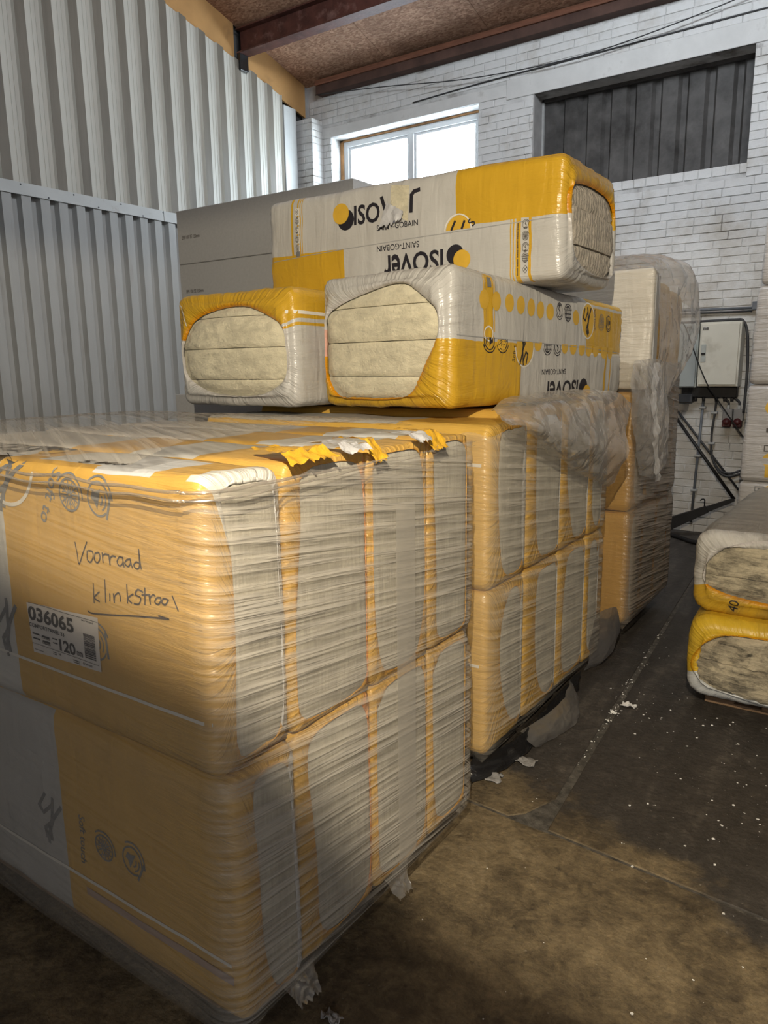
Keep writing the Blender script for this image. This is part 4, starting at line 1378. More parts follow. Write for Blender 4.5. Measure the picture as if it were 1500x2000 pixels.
dA('printed_logo', flip(wordmark(.680, 1.452, 1.000, 1.527)), M['ink'])
dA('printed_logo', disc(1.055, 1.490, .042, .042), M['ink'])
dA('printed_logo', disc(1.090, 1.462, .038, .038), M['print_yellow'], off=.003)
dA('printed_text', text2d('SAINT-GOBAIN', .008, (.695, 1.930, .90, 1.950)), M['ink'])
dA('printed_ring', ring(.236, 1.722, .03, .03, .006) , M['print_white'])
dA('printed_line', stroke([(.198, 1.955), (.198, 1.88)], .006) + stroke([(.275, 1.955), (.275, 1.73)], .005), M['print_yellow'])
dA('printed_patch', rect(.222, 1.898, .250, 1.935), M['grey_print'], off=.003)
dA('film_seam', stroke([(.03, 1.713), (.488, 1.697), (1.06, 1.674), (1.44, 1.651)], .0035), M['clip'])

WB, HB = .70, .535
f_B = film_mat('yellow_over_white_film', WHT, [(.375, HB + WB + .20, -1, 2, YEL), (.345, .358, -1, 2, YEL), (2 * HB + WB - .28, 2 * HB + WB, -1, 2, WHT)], shine=.28)
holeB = [(.703, 1.68), (.635, 1.791), (.534, 1.842), (.297, 1.868), (.165, 1.824), (.061, 1.768), (.042, 1.7), (.03, 1.597), (.062, 1.541), (.136, 1.496), (.236, 1.468), (.497, 1.475), (.618, 1.517), (.685, 1.565), (.691, 1.651)]
WB = .735
holeB = [(WB / 2 - max(.028, min(a, WB - .02)), z - 1.425) for a, z in holeB]
bB = bag('smaller yellow-topped bag with bulging cream wool end, left of the large printed bag', GA, (-2.10 - WB / 2, 2.425, 1.434), 0, 1.25, WB, HB - .03, f_B, holeB, [0, .118, .255, .392, HB - .03], True, M['wool'],
         seed=66, step=.016, r=.045, re=.042, puff=.036, bulge=.006, wr=.006, taper=.03, rough_end=.008)
decal('printed_line', stroke([(.0, 1.832), (.3, 1.826), (1.0, 1.82)], .014), M['print_white'], bB, (-2.10, 2.425, 0), (0, 1, 0), EZ)
decal('printed_line', stroke([(-2.815, 1.905), (-2.79, 1.885), (-2.765, 1.85), (-2.75, 1.80)], .006), M['print_white'], bB, (0, 2.425, 0), EX, EZ)

# ---- long bag lying across them
HC, WC, LC = .475, .60, 1.555
zC = 1.930
f_C = film_mat('white_film_with_yellow_blocks', WHT, [
    (HC + WC * 0 - .22, HC + WC + (HC - .245), -1, .478, YEL),
    (HC + WC + HC - .212, 2 * HC + WC + .3, 1.072, 2, YEL),
    (HC + WC + HC - .245, HC + WC + HC + .05, .138, .150, YEL), (HC + WC + HC - .245, HC + WC + HC + .05, .184, .204, YEL),
    (HC + WC + HC - .245, HC + WC + HC + .05, .212, .217, YEL), (HC + WC + HC - .245, HC + WC + HC + .05, .224, .228, YEL),
    (HC + WC - .02, HC + WC + HC - .212, 1.378, 1.392, YEL), (HC + WC - .02, HC + WC + HC - .212, 1.343, 1.352, YEL),
    (HC + WC - .02, HC + WC + HC - .212, 1.330, 1.336, YEL), (HC + WC - .02, HC + WC + HC - .212, 1.318, 1.323, YEL)], shine=.24)
holeC = [(2.90, 2.25), (2.981, 2.295), (3.19, 2.313), (3.431, 2.298), (3.50, 2.193), (3.505, 2.015), (3.442, 1.974), (3.268, 1.962), (3.06, 1.99), (2.96, 2.058), (2.915, 2.165)]
holeC = [(y - 3.20, z - zC + .005) for y, z in holeC]
bC = bag('long white and yellow bag lying crosswise on top, torn through its logo', None, (-1.112, 3.20, zC), math.pi / 2, LC, WC, HC, f_C, holeC, [0, .14, .28, HC], True, M['wool_grey'],
         seed=71, step=.016, r=.038, re=.04, puff=.010, bulge=.010, wr=.006, tilt=0.0, groove=.004)
OC = (-1.105, 2.9, 0)
def dC(name, polys, mat, **k): return decal(name, polys, mat, bC, OC, EX, EZ, **k)
dC('printed_logo', disc(-1.064, 2.268, .046, .046), M['ink'])
dC('printed_logo', disc(-1.092, 2.298, .046, .046), M['print_yellow'], off=.003)
dC('printed_logo', text2d('ISO', .022, (-1.018, 2.238, -.872, 2.325)), M['ink'])
dC('printed_logo', stroke([(-.862, 2.338), (-.842, 2.285)], .017), M['ink'])
dC('printed_logo', stroke([(-.704, 2.262), (-.704, 2.330), (-.692, 2.343), (-.668, 2.347)], .017), M['ink'])
dC('printed_text', text2d('SAINT-GOBAIN', .008, (-.889, 2.200, -.668, 2.224)), M['ink'])
dC('printed_text', flip(text2d('SAINT-GOBAIN', .008, (-.891, 2.110, -.665, 2.136))), M['ink'])
dC('printed_logo', flip(wordmark(-.856, 2.005, -.545, 2.092)), M['ink'])
dC('printed_logo', disc(-.487, 2.062, .042, .042), M['ink'])
dC('printed_logo', disc(-.455, 2.040, .040, .040), M['print_yellow'], off=.003)
dC('printed_dot', disc(-.475, 2.160, .058, .058), M['print_yellow'], clip=[(1, 2.162, 1)], off=.0012)
dC('printed_ring', ring(-.475, 2.160, .066, .066, .006, 24, 0, 180), M['print_white'], clip=[(1, 2.162, 1)], off=.0014)
dC('printed_hand', stroke([(-.505, 2.165), (-.488, 2.196)], .010) + stroke([(-.455, 2.165), (-.443, 2.192)], .010), M['ink'], off=.003)
dC('printed_text', xf(text2d('S', .01), .05, .05, -.404, 2.164, .9), M['ink'], clip=[(1, 2.162, 1)])
ics = [ic_box(), flip(ic_globe()), ic_plant(), ic_globe(), ic_snow()]
for k, zz in enumerate((2.338, 2.295, 2.252, 2.210, 2.168)):
    dC('printed_icon', rect(-1.392 + .022, zz - .017, -1.342, zz + .017), M['print_white'], off=.001)
    dC('printed_icon', xf(ics[k], .011, .014, -1.358, zz), M['ink_faded'], off=.003)
dC('printed_patch', rect(-1.370, 2.133, -1.343, 2.155), M['grey_print'], off=.003)
for k, zz in enumerate((2.148, 2.104, 2.060, 2.020, 1.978)):
    dC('printed_icon', xf((ic_plant(), ic_snow(), ic_plant(), ic_globe(), ic_box())[k], .013, .016, -.168, zz), M['ink_faded'], off=.003)
tk = []
for k in range(52):
    if k % 9 != 8: tk += rect(-.2035, 1.955 + k * .0039, -.1985, 1.955 + k * .0039 + .0027)
dC('printed_fine_print', tk, M['ink_faded'], off=.003)
dC('film_seam', stroke([(-1.545, 2.120), (-1.10, 2.140), (-.6, 2.152), (-.03, 2.165)], .003), M['clip'])
# torn hole through the logo with wool behind and a hanging flap
tw = dC('exposed_wool', [[(-.812, 2.385), (-.716, 2.372), (-.717, 2.222), (-.742, 2.232), (-.812, 2.31)]], M['wool'], off=.004)
def ragged(name, quad, nx, ny, mat, parent, amp=.010, seed=0, jag=.012, inv=None):
    """crumpled sheet between four corner points (bl, br, tr, tl) with a ragged lower edge"""
    bl, br, tr, tl = [Vector(q) for q in quad]
    nrm = (br - bl).cross(tl - bl).normalized()
    r2 = random.Random(seed)
    vs, fs = [], []
    jg = [r2.uniform(-jag, jag * 1.4) for _ in range(nx + 1)]
    for j in range(ny + 1):
        for i in range(nx + 1):
            u, v = i / nx, j / ny
            p = bl.lerp(br, u).lerp(tl.lerp(tr, u), v)
            p = p + (tl - bl).normalized() * jg[i] * (1 - v)
            p += nrm * (noise.noise(p * 38 + Vector((seed, 0, 0))) * amp + noise.noise(p * 90) * amp * .4)
            vs.append(p if inv is None else inv @ p)
    for j in range(ny):
        for i in range(nx):
            a = j * (nx + 1) + i
            fs.append((a, a + 1, a + nx + 2, a + nx + 1))
    o = mesh_obj(name, vs, fs, mat, None, True)
    if parent: o.parent = parent
    return o
iC = FILMS[bC.name][1].inverted()
fy_ = 2.868
ragged('torn_flap', [(-1.962, fy_ - .012, 2.205), (-1.845, fy_ - .02, 2.222), (-1.835, fy_, 2.262), (-1.930, fy_, 2.312)], 14, 10, M['torn_white'], bC, .010, 3, .010, iC)
dC('printed_logo', [[(-.792, 2.222), (-.776, 2.222), (-.776, 2.29), (-.792, 2.28)], [(-.765, 2.235), (-.745, 2.262), (-.755, 2.268), (-.775, 2.245)]], simple('blue_grey_print', (.28, .31, .42), .5), off=.016)

# torn film pieces along the top edge of the nearest load
T1 = [b for b in bpy.data.objects if b.name.startswith('insulation_bag')]
for (ya, yb, zz, mat, par_i, sd_) in ((1.20, 1.36, 1.392, 'torn_yellow', 2, 1), (1.40, 1.50, 1.396, 'torn_white', 2, 2), (1.515, 1.575, 1.362, 'torn_yellow', 3, 3), (1.72, 1.80, 1.392, 'torn_white', 3, 5), (1.81, 1.89, 1.362, 'torn_yellow', 4, 6)):
    rt = T1[par_i]
    inv = FILMS[rt.name][1].inverted()
    ragged('torn_flap', [(-1.058, ya, zz), (-1.058, yb, zz + .004), (-1.10, yb - .01, 1.418), (-1.10, ya + .01, 1.418)], 20, 6, M[mat], rt, .010, sd_, .005, inv)
    ragged('torn_flap', [(-1.10, ya + .01, 1.418), (-1.10, yb - .01, 1.418), (-1.22, yb - .03, 1.416), (-1.24, ya + .06, 1.414)], 14, 8, M[mat], rt, .007, sd_ + 20, .0, inv)

# ================================================================== STRETCH FILM
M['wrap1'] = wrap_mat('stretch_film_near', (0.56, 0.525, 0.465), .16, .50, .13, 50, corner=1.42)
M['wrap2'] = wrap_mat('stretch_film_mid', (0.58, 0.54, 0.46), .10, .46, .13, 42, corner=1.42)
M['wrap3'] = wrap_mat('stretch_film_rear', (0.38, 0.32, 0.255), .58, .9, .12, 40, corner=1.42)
M['clear'] = clear_mat('clear_loose_film', .26, (0.50, 0.48, 0.45))
M['clear2'] = clear_mat('clear_cover_film', .16, (0.55, 0.51, 0.46))


def wrap(name, label, x0, x1, y0, y1, z0, z1, mat, seed=0, waist=None, amp=.0035, r=.07, dz=.008, tiltk=.13, belly=.0):
    """sleeve of stretch film round a load: real horizontal ridges, drawn in at the waist and the foot"""
    path = []
    def seg(a, b, step):
        a, b = Vector(a), Vector(b)
        n = max(1, int((b - a).length / step))
        for k in range(n): path.append(a.lerp(b, k / n))
    def crn(cx, cy, a0):
        for k in range(6):
            a = math.radians(a0 + 90 * k / 6); path.append(Vector((cx + r * math.cos(a), cy + r * math.sin(a))))
    seg((x0 + r, y0), (x1 - r, y0), .035); crn(x1 - r, y0 + r, -90)
    seg((x1, y0 + r), (x1, y1 - r), .028); crn(x1 - r, y1 - r, 0)
    seg((x1 - r, y1), (x0 + r, y1), .12); crn(x0 + r, y1 - r, 90)
    seg((x0, y1 - r), (x0, y0 + r), .12); crn(x0 + r, y0 + r, 180)
    N = len(path)
    nz = int((z1 - z0) / dz)
    vs, fs, uv = [], [], []
    arcs = [0.0]
    for a, b in zip(path, path[1:] + path[:1]): arcs.append(arcs[-1] + (b - a).length)
    NF = int((x1 - x0 - 2 * r) / .035)
    for j in range(nz + 1):
        z = z0 + (z1 - z0) * j / nz
        for i, p in enumerate(path):
            t_ = (path[(i + 1) % N] - path[i - 1]).normalized()
            nrm = Vector((t_.y, -t_.x))
            zz = z + tiltk * arcs[i]
            d = noise.noise(Vector((arcs[i] * 1.8 + seed, zz * 50, seed))) * amp * (.25 if i < NF else 1)
            d += fbm((arcs[i] * 1.1, z * 1.4, seed), 1.5, 2) * .004
            if waist: d -= .016 * math.exp(-((z - waist) / .035) ** 2)
            f = (z - z0)
            if f < .09: d -= .045 * (1 - f / .09) ** 2
            d += belly * (1 - ((z - (z0 + z1) / 2) / ((z1 - z0) / 2)) ** 2)
            q = p + nrm * d
            zj = z + (noise.noise(Vector((arcs[i] * 14, seed, 2))) * .016 if j in (0, nz) else 0)
            vs.append((q.x, q.y, zj))
    for j in range(nz):
        for i in range(N):
            i2 = (i + 1) % N
            fs.append((j * N + i, j * N + i2, (j + 1) * N + i2, (j + 1) * N + i))
            za, zb_ = z0 + (z1 - z0) * j / nz, z0 + (z1 - z0) * (j + 1) / nz
            uv += [(arcs[i], za), (arcs[i + 1], za), (arcs[i + 1], zb_), (arcs[i], zb_)]
    root = tag(empty('stretch_film', (x1, y0, z0)), label, 'stretch film')
    o = mesh_obj('film_sleeve', vs, fs, mat, None, True)
    ul = o.data.uv_layers.new(name='UVMap')
    for k, q in enumerate(uv): ul.data[k].uv = q
    par(o, root)
    return root


wr1 = wrap('stretch_film', 'milky stretch film wrapped round the nearest load of yellow bags', -2.585, -1.066, .942, 2.112, .06, 1.368, M['wrap1'], 1, .735, .0030)
# gathered film rope along the top edge, film over the top
for k, (zz, dd, rr) in enumerate(((1.366, .004, .0042), (1.350, .006, .0028))):
    pts = []
    for i in range(40):
        t = i / 39
        x = -2.585 + 1.47 * t
        pts.append((x, .938 - dd + noise.noise(Vector((x * 9, k, 0))) * .004, zz + .010 * (1 - t) + noise.noise(Vector((x * 7, k, 5))) * .007))
    for a in range(1, 8):
        an = math.radians(-90 + 90 * a / 8)
        pts.append((-1.132 + (.070 + dd) * math.cos(an), 1.01 + (.070 + dd) * math.sin(an), zz))
    for i in range(30):
        t = i / 29
        y = 1.02 + 1.04 * t
        pts.append((-1.060 + dd + noise.noise(Vector((y * 9, k, 9))) * .003, y, zz + .016 * t * k * .4 + noise.noise(Vector((y * 8, k, 3))) * .006))
    par(tube_obj('film_edge', pts, [rr if i < 48 else rr * max(.12, 1 - (i - 48) / 20) for i in range(len(pts))], M['clear2'], None, 6), wr1)
def sheet(name, rows, mat, parent, sub=4, amp=.012, freq=14, seed=0, thick=0.0):
    """film sheet through a grid of control points, creased"""
    cols = [smooth_path(r, sub) for r in rows]
    n = len(cols[0])
    full = []
    for i in range(n):
        full.append(smooth_path([c[i] for c in cols], sub))
    m_ = len(full[0])
    vs, fs = [], []
    for i in range(n):
        for j in range(m_):
            p = full[i][j]
            a = full[min(i + 1, n - 1)][j] - full[max(i - 1, 0)][j]; b = full[i][min(j + 1, m_ - 1)] - full[i][max(j - 1, 0)]
            nn = a.cross(b)
            nn = nn.normalized() if nn.length > 0 else Vector((1, 0, 0))
            q = Vector((p.x * 1.0, p.y, p.z)) * freq + Vector((seed * 7.1, 0, 0))
            d = (1 - abs(noise.noise(q)) * 2) * .8 + (1 - abs(noise.noise(q * 2.1 + Vector((5, 1, 2)))) * 2) * .45 + .18 * noise.noise(q * 4.7) - .5
            vs.append(p + nn * d * amp)
    for i in range(n - 1):
        for j in range(m_ - 1):
            fs.append((i * m_ + j, (i + 1) * m_ + j, (i + 1) * m_ + j + 1, i * m_ + j + 1))
    o = mesh_obj(name, vs, fs, mat, None, True)
    if parent: par(o, parent)
    return o
sheet('top_film', [[(x, y, 1.432 + .016 * math.sin(math.pi * (y - .95) / 1.15) - .028 * (1 if (y < 1.0 or y > 2.08) else 0) - .02 * (1 if x < -2.5 else 0)) for x in (-2.57, -2.4, -2.15, -1.9, -1.65, -1.45, -1.30)] for y in (.965, 1.1, 1.3, 1.5, 1.7, 1.9, 2.085)],
      wrap_mat('stretch_film_top', (0.50, 0.46, 0.40), .16, .42, .5, 30, .3, 'Object'), wr1, 5, .004, 7, 3)
for (yy, xx, zz) in ((1.60, -1.085, .085), (1.16, -1.09, .07)):
    par(ragged('film_tail', [(xx + .03, yy, zz - .035), (xx + .03, yy + .07, zz - .03), (xx - .01, yy + .09, zz + .03), (xx - .01, yy - .02, zz + .03)], 12, 8, M['clear'], None, .012, int(yy * 10), .012), wr1)
# a smooth strip of tape drawn down the film over the third column
par(sheet('tape_strip', [[(-1.058, 1.602 + .0 * k, z), (-1.0575, 1.650, z), (-1.058, 1.697, z)] for k, z in enumerate((.16, .4, .62, .735, .85, 1.05, 1.235))], wrap_mat('smooth_tape', (0.60, .57, .51), .38, .46, .1, 2, .3, 'Object'), None, 4, .0006, 9, 2), wr1)

wr2 = wrap('stretch_film', 'thin stretch film wrapped round the middle load', -2.62, -1.138, 2.350, 3.697, .075, 1.36, M['wrap2'], 5, .772, .0028)
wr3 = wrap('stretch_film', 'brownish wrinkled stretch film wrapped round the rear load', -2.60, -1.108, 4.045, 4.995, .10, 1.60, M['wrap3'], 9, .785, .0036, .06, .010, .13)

CANOPY = [
  [(-1.24, 2.518, 1.444), (-1.24, 2.745, 1.475), (-1.215, 3.032, 1.487), (-1.17, 3.405, 1.479), (-1.13, 3.738, 1.453), (-1.12, 3.93, 1.395)],
  [(-1.12, 2.355, 1.442), (-1.12, 2.548, 1.449), (-1.10, 2.794, 1.454), (-1.085, 3.113, 1.433), (-1.075, 3.46, 1.388), (-1.075, 3.763, 1.333)],
  [(-1.065, 2.307, 1.415), (-1.05, 2.504, 1.401), (-1.05, 2.728, 1.39), (-1.05, 2.987, 1.363), (-1.05, 3.29, 1.319), (-1.05, 3.625, 1.257)],
  [(-1.05, 2.391, 1.387), (-1.03, 2.569, 1.349), (-1.03, 2.764, 1.313), (-1.03, 3.002, 1.271), (-1.03, 3.278, 1.218), (-1.03, 3.598, 1.161)],
  [(-1.07, 2.596, 1.319), (-1.06, 2.765, 1.258), (-1.06, 2.941, 1.208), (-1.06, 3.17, 1.141), (-1.06, 3.412, 1.095), (-1.06, 3.602, 1.096)],
  [(-1.11, 2.788, 1.243), (-1.10, 2.931, 1.196), (-1.10, 3.122, 1.129), (-1.10, 3.332, 1.066), (-1.10, 3.526, 1.015), (-1.10, 3.646, 1.019)]]
cf = sheet('loose_film', CANOPY, M['clear'], None, 16, .020, 3.6, 2)
tag(cf, 'crumpled clear film thrown over the top edge of the middle load', 'loose film')
STRAND = [
  [(-1.07, 3.787, 1.611), (-1.045, 3.989, 1.623), (-1.045, 4.225, 1.61), (-1.07, 4.453, 1.59)],
  [(-1.05, 3.682, 1.513), (-1.02, 3.897, 1.521), (-1.02, 4.162, 1.502), (-1.05, 4.389, 1.482)],
  [(-1.04, 3.679, 1.378), (-.99, 3.882, 1.367), (-1.0, 4.116, 1.354), (-1.03, 4.363, 1.341)],
  [(-1.04, 3.729, 1.249), (-.99, 3.919, 1.234), (-1.0, 4.127, 1.211), (-1.03, 4.376, 1.196)],
  [(-1.05, 3.856, 1.107), (-1.01, 4.026, 1.082), (-1.02, 4.195, 1.069), (-1.04, 4.443, 1.071)],
  [(-1.06, 3.937, 1.021), (-1.03, 4.062, .991), (-1.03, 4.188, .983), (-1.05, 4.429, 1.006)]]
sf = sheet('hanging_film', STRAND, M['clear'], None, 16, .014, 6, 5)
tag(sf, 'twisted strip of clear film hanging down the corner of the rear load', 'loose film')
tw_ = sheet('hanging_film', [[(a[0] + .02, a[1] - .02 + .1 * k, a[2]) for k, a in enumerate(r[:2])] for r in [[(-1.03, 3.95, 1.60), (-1.03, 3.97, 1.6)], [(-1.0, 3.80, 1.47), (-1.0, 3.80, 1.47)], [(-.98, 3.78, 1.33), (-.98, 3.78, 1.33)], [(-.98, 3.82, 1.2), (-.98, 3.82, 1.2)], [(-.99, 3.92, 1.06), (-.99, 3.92, 1.06)], [(-1.0, 4.0, .985), (-1.0, 4.0, .985)]]], clear_mat('glinting_film', .34, (.85, .84, .82), .04), None, 18, .012, 11, 8)
tag(tw_, 'bright bunched film tail hanging in front of the rear load', 'loose film')
# clear cover pulled over the packs on the rear load
def cover():
    prof = [(-2.4, 2.10), (-1.8, 2.13), (-1.35, 2.14), (-1.15, 2.125), (-1.055, 2.06), (-1.035, 1.9), (-1.03, 1.75), (-1.035, 1.62), (-1.07, 1.50), (-1.095, 1.40)]
    rows = []
    for k, y in enumerate((4.045, 4.10, 4.22, 4.40, 4.60, 4.80, 4.93, 5.03)):
        top = (0, .02, .035, .05, .06, .03, -.02, -.14)[k]
        out = (0, .004, .010, .022, .03, .03, .015, -.03)[k]
        rows.append([(x + (out if x > -1.2 else 0), y - max(0, 1.82 - z) * 1.35 * max(0, y - 4.3) / .7, z + top * max(0, min(1, (z - 1.5) / .5))) for x, z in prof])
    return rows
cv = sheet('loose_film', cover(), M['clear2'], None, 11, .016, 4, 11)
tag(cv, 'clear film hood over the white and yellow packs on the rear load', 'loose film')
# film hanging over the middle load's foot: grey flap and black film under the load
gf = sheet('plastic_flap', [[(-1.19, 3.56, .30), (-1.15, 3.75, .315), (-1.14, 3.92, .28), (-1.15, 4.0, .20)], [(-1.17, 3.56, .20), (-1.12, 3.75, .20), (-1.11, 3.90, .18), (-1.13, 3.98, .12)], [(-1.17, 3.58, .08), (-1.13, 3.72, .06), (-1.13, 3.84, .05), (-1.15, 3.92, .05)], [(-1.20, 3.60, .012), (-1.17, 3.70, .010), (-1.17, 3.80, .010), (-1.18, 3.88, .010)]], clear_mat('grey_smoky_film', .5, (.20, .19, .185), .3), None, 5, .008, 9, 4)
tag(gf, 'rounded grey plastic flap standing out behind the middle load near the floor', 'plastic flap')
bf = sheet('black_film', [[(-1.20, 2.37, .115), (-1.13, 2.55, .105), (-1.13, 2.8, .10), (-1.14, 3.1, .10), (-1.15, 3.4, .10)], [(-1.22, 2.36, .06), (-1.13, 2.55, .055), (-1.12, 2.8, .06), (-1.13, 3.1, .06), (-1.15, 3.4, .06)], [(-1.20, 2.33, .012), (-1.13, 2.50, .012), (-1.10, 2.82, .02), (-1.12, 3.05, .015), (-1.15, 3.4, .012)]], M['black_film'], None, 6, .014, 16, 6)
tag(bf, 'shiny black film hanging from under the middle load to the floor', 'loose film')
gf2 = sheet('loose_film', [[(-1.14, 2.66, .10), (-1.10, 2.85, .11), (-1.09, 3.02, .12), (-1.12, 3.18, .14)], [(-1.11, 2.68, .05), (-1.06, 2.88, .06), (-1.05, 3.04, .06), (-1.09, 3.2, .07)], [(-1.10, 2.72, .01), (-1.05, 2.88, .01), (-1.03, 3.04, .01), (-1.08, 3.18, .012)]], clear_mat('dull_clear_film', .35, (.20, .19, .18), .3), None, 5, .012, 14, 9)
tag(gf2, 'dull clear film bulging onto the floor by the middle load', 'loose film')

# ================================================================== GREY FOAM BOARDS
GE = 'grey foam boards stacked behind the bags'
zs_ = [.02, .37, .72, 1.07, 1.425, 1.60, 1.952, 2.303, 2.652]
labs = ['lowest grey foam board of the stack behind the bags', 'second grey foam board from the floor, behind the bags', 'third grey foam board from the floor, behind the bags', 'light grey foam board whose corner sticks out left of the yellow-topped bag',
        'thin grey foam board behind the yellow-topped bag', 'grey foam board hidden behind the yellow-topped bag', 'grey foam board with printing, second from the top', 'topmost grey foam board with printing, before the window']
for k in range(8):
    sh = -.13 if k < 4 else random.uniform(-.004, .004)
    x0_, x1_ = -4.135 + sh, -2.640 + (0 if k < 4 else 0)
    bm = bmesh.new()
    box(bm, x0_, x1_, 3.60 + random.uniform(-.002, .002), 4.03, zs_[k] + .001, zs_[k + 1] - .001, bev=.004)
    root = tag(empty('foam_board', (x0_, 3.6, zs_[k])), labs[k], 'foam board', GE)
    par(bm_obj('board', bm, M['eps_light'] if k < 4 else M['eps']), root)
    if k >= 6:
        zc = 2.475 if k == 7 else 2.122
        p = text2d('EPS 100 SE 150mm', .012, (-4.090 if k == 7 else -4.078, zc - .011, -3.918 if k == 7 else -3.910, zc + .012))
        bm = bmesh.new()
        for q in p:
            bm.faces.new([bm.verts.new((x, 3.5955, z)) for x, z in q])
        par(bm_obj('printed_text', bm, M['ink_faded']), root)
mb = tag(empty('wooden_batten', (-3.0, 3.7, 0)), 'batten under the stack of grey foam boards', 'batten')
par(box_obj('batten', (-4.2, -2.7, 3.7, 3.8, 0.001, .02), M['wood'], None, .002), mb)

# ================================================================== BAGS AND PACKS ON THE RIGHT
GD = 'dirty open bags on the floor at the right'
WD = .74
f_D = film_mat('dirty_white_film', (0.58, 0.56, 0.51), [(.39, .39 + WD, .06, 2, (0.27, 0.24, 0.19)), (2 * .39 + WD - .125, 2 * .39 + 2 * WD + .1, -1, .35, YEL), (-.1, .10, -1, .4, YEL), (.39, .39 + WD * .6, .62, .74, YEL)], shine=.42, dirt=.45)
hD = [(-.640, .655), (-.605, .736), (-.522, .805), (-.383, .845), (-.15, .845), (-.02, .78), (0.0, .66), (-.05, .58), (-.2, .552), (-.422, .560), (-.544, .577), (-.625, .610)]
xcD = -.680 + WD / 2
bD = bag('dirty white and yellow bag with a marker number, upper of the two at the right', GD, (xcD, 3.49, .468), math.radians(-1.5), 1.5, WD, .385, f_D, [(x - xcD, z - .468) for x, z in hD], [0, .19, .385], True, M['wool_dirty'],
         seed=81, step=.02, r=.07, re=.06, puff=.018, bulge=.02, rough_end=.012, groove=.003)
n40 = xf(text2d('40', .0), .062, .058, -.480, .492, math.radians(80))
decal('handwriting', n40, M['ink'], bD, (0, 3.49, 0), EX, EZ, off=.003)['label'] = 'black marker number'
f_E = film_mat('yellow_film_low_bag', (0.70, 0.45, 0.03), [(2 * .39 + WD - .10, 2 * .39 + 2 * WD + .1, -1, .5, (0.68, 0.70, 0.70))], shine=.34, dirt=.2)
hE = [(-.652, .26), (-.60, .345), (-.50, .405), (-.35, .415), (-.1, .41), (0, .35), (.0, .2), (-.05, .115), (-.2, .09), (-.384, .105), (-.50, .125), (-.58, .150), (-.645, .20)]
xcE = -.668 + WD / 2
bE = bag('yellow bag with blackened wool end, lower of the two at the right', GD, (xcE, 3.45, .075), math.radians(1.0), 1.5, WD, .392, f_E, [(x - xcE, z - .075) for x, z in hE], [0, .20, .392], True, M['wool_black'],
         seed=84, step=.02, r=.08, re=.06, puff=.045, bulge=.02, rough_end=.018, groove=.003)
pallet('low pallet under the two dirty bags at the right', -.60, .02, 3.58, 4.85, .075)
GFk = 'white printed packs stacked by the right wall'
f_F = film_mat('white_pack_film', (0.50, 0.475, 0.45), [])
zF = [.0, .14, .800, 1.452, 2.090, 2.90]
M['pk'] = f_F
packs = []
for k, (za, zb_, xl, lb) in enumerate(((.141, .798, -.812, 'lowest white pack of the tall stack at the right edge'), (.801, 1.449, -.802, 'white pack with yellow dots and small marks, second from the bottom'), (1.453, 2.086, -.790, 'plain white pack, third from the bottom of the right stack'), (2.090, 2.88, -.768, 'topmost white pack at the right edge beside the brick wall'))):
    packs.append(pack(lb, (xl, .70, 5.5, 6.55, za, zb_), f_F, GFk, .035, 20 + k, 'insulation pack', 'insulation_pack'))
pallet('pallet under the tall white stack at the right', -.80, .65, 5.52, 6.50, .14)
for q in packs:
    ch = q.children[0]
    FILMS[q.name] = (q, Matrix.Translation(q.location), BVHTree.FromPolygons([v.co.copy() for v in ch.data.vertices], [list(p.vertices) for p in ch.data.polygons]))
def dK(root, polys, mat, name='printed_mark', **k):
    o = decal(name, polys, mat, root, (0, 5.5, 0), EX, EZ, **k)
    # decal() worked in the parent frame already
    return o
dK(packs[1], disc(-.640, 1.30, .045), M['print_yellow'], 'printed_dot')
dK(packs[1], disc(-.628, .950, .048), M['print_yellow'], 'printed_dot')
dK(packs[1], rect(-.655, .80 + .01, -.62, .915), M['print_yellow'], 'printed_patch')
dK(packs[1], rect(-.668, 1.135, -.64, 1.165) + rect(-.668, 1.070, -.64, 1.083) + rect(-.668, 1.092, -.64, 1.105) + rect(-.672, 1.007, -.64, 1.012) + rect(-.672, 1.045, -.64, 1.050) + rect(-.672, 1.007, -.666, 1.05), M['ink_faded'])
dK(packs[1], xf(text2d('1.2', .01), .03, .03, -.595, 1.2, 0) if False else rect(-.60, 1.135, -.57, 1.165), M['ink_faded'])
dK(packs[0], rect(-.71, .765, -.65, .77) + rect(-.71, .735, -.65, .74) + rect(-.71, .735, -.704, .77) + rect(-.69, .745, -.66, .757), M['grey_print'])
dK(packs[0], disc(-.615, .74, .04), M['print_yellow'], 'printed_dot')

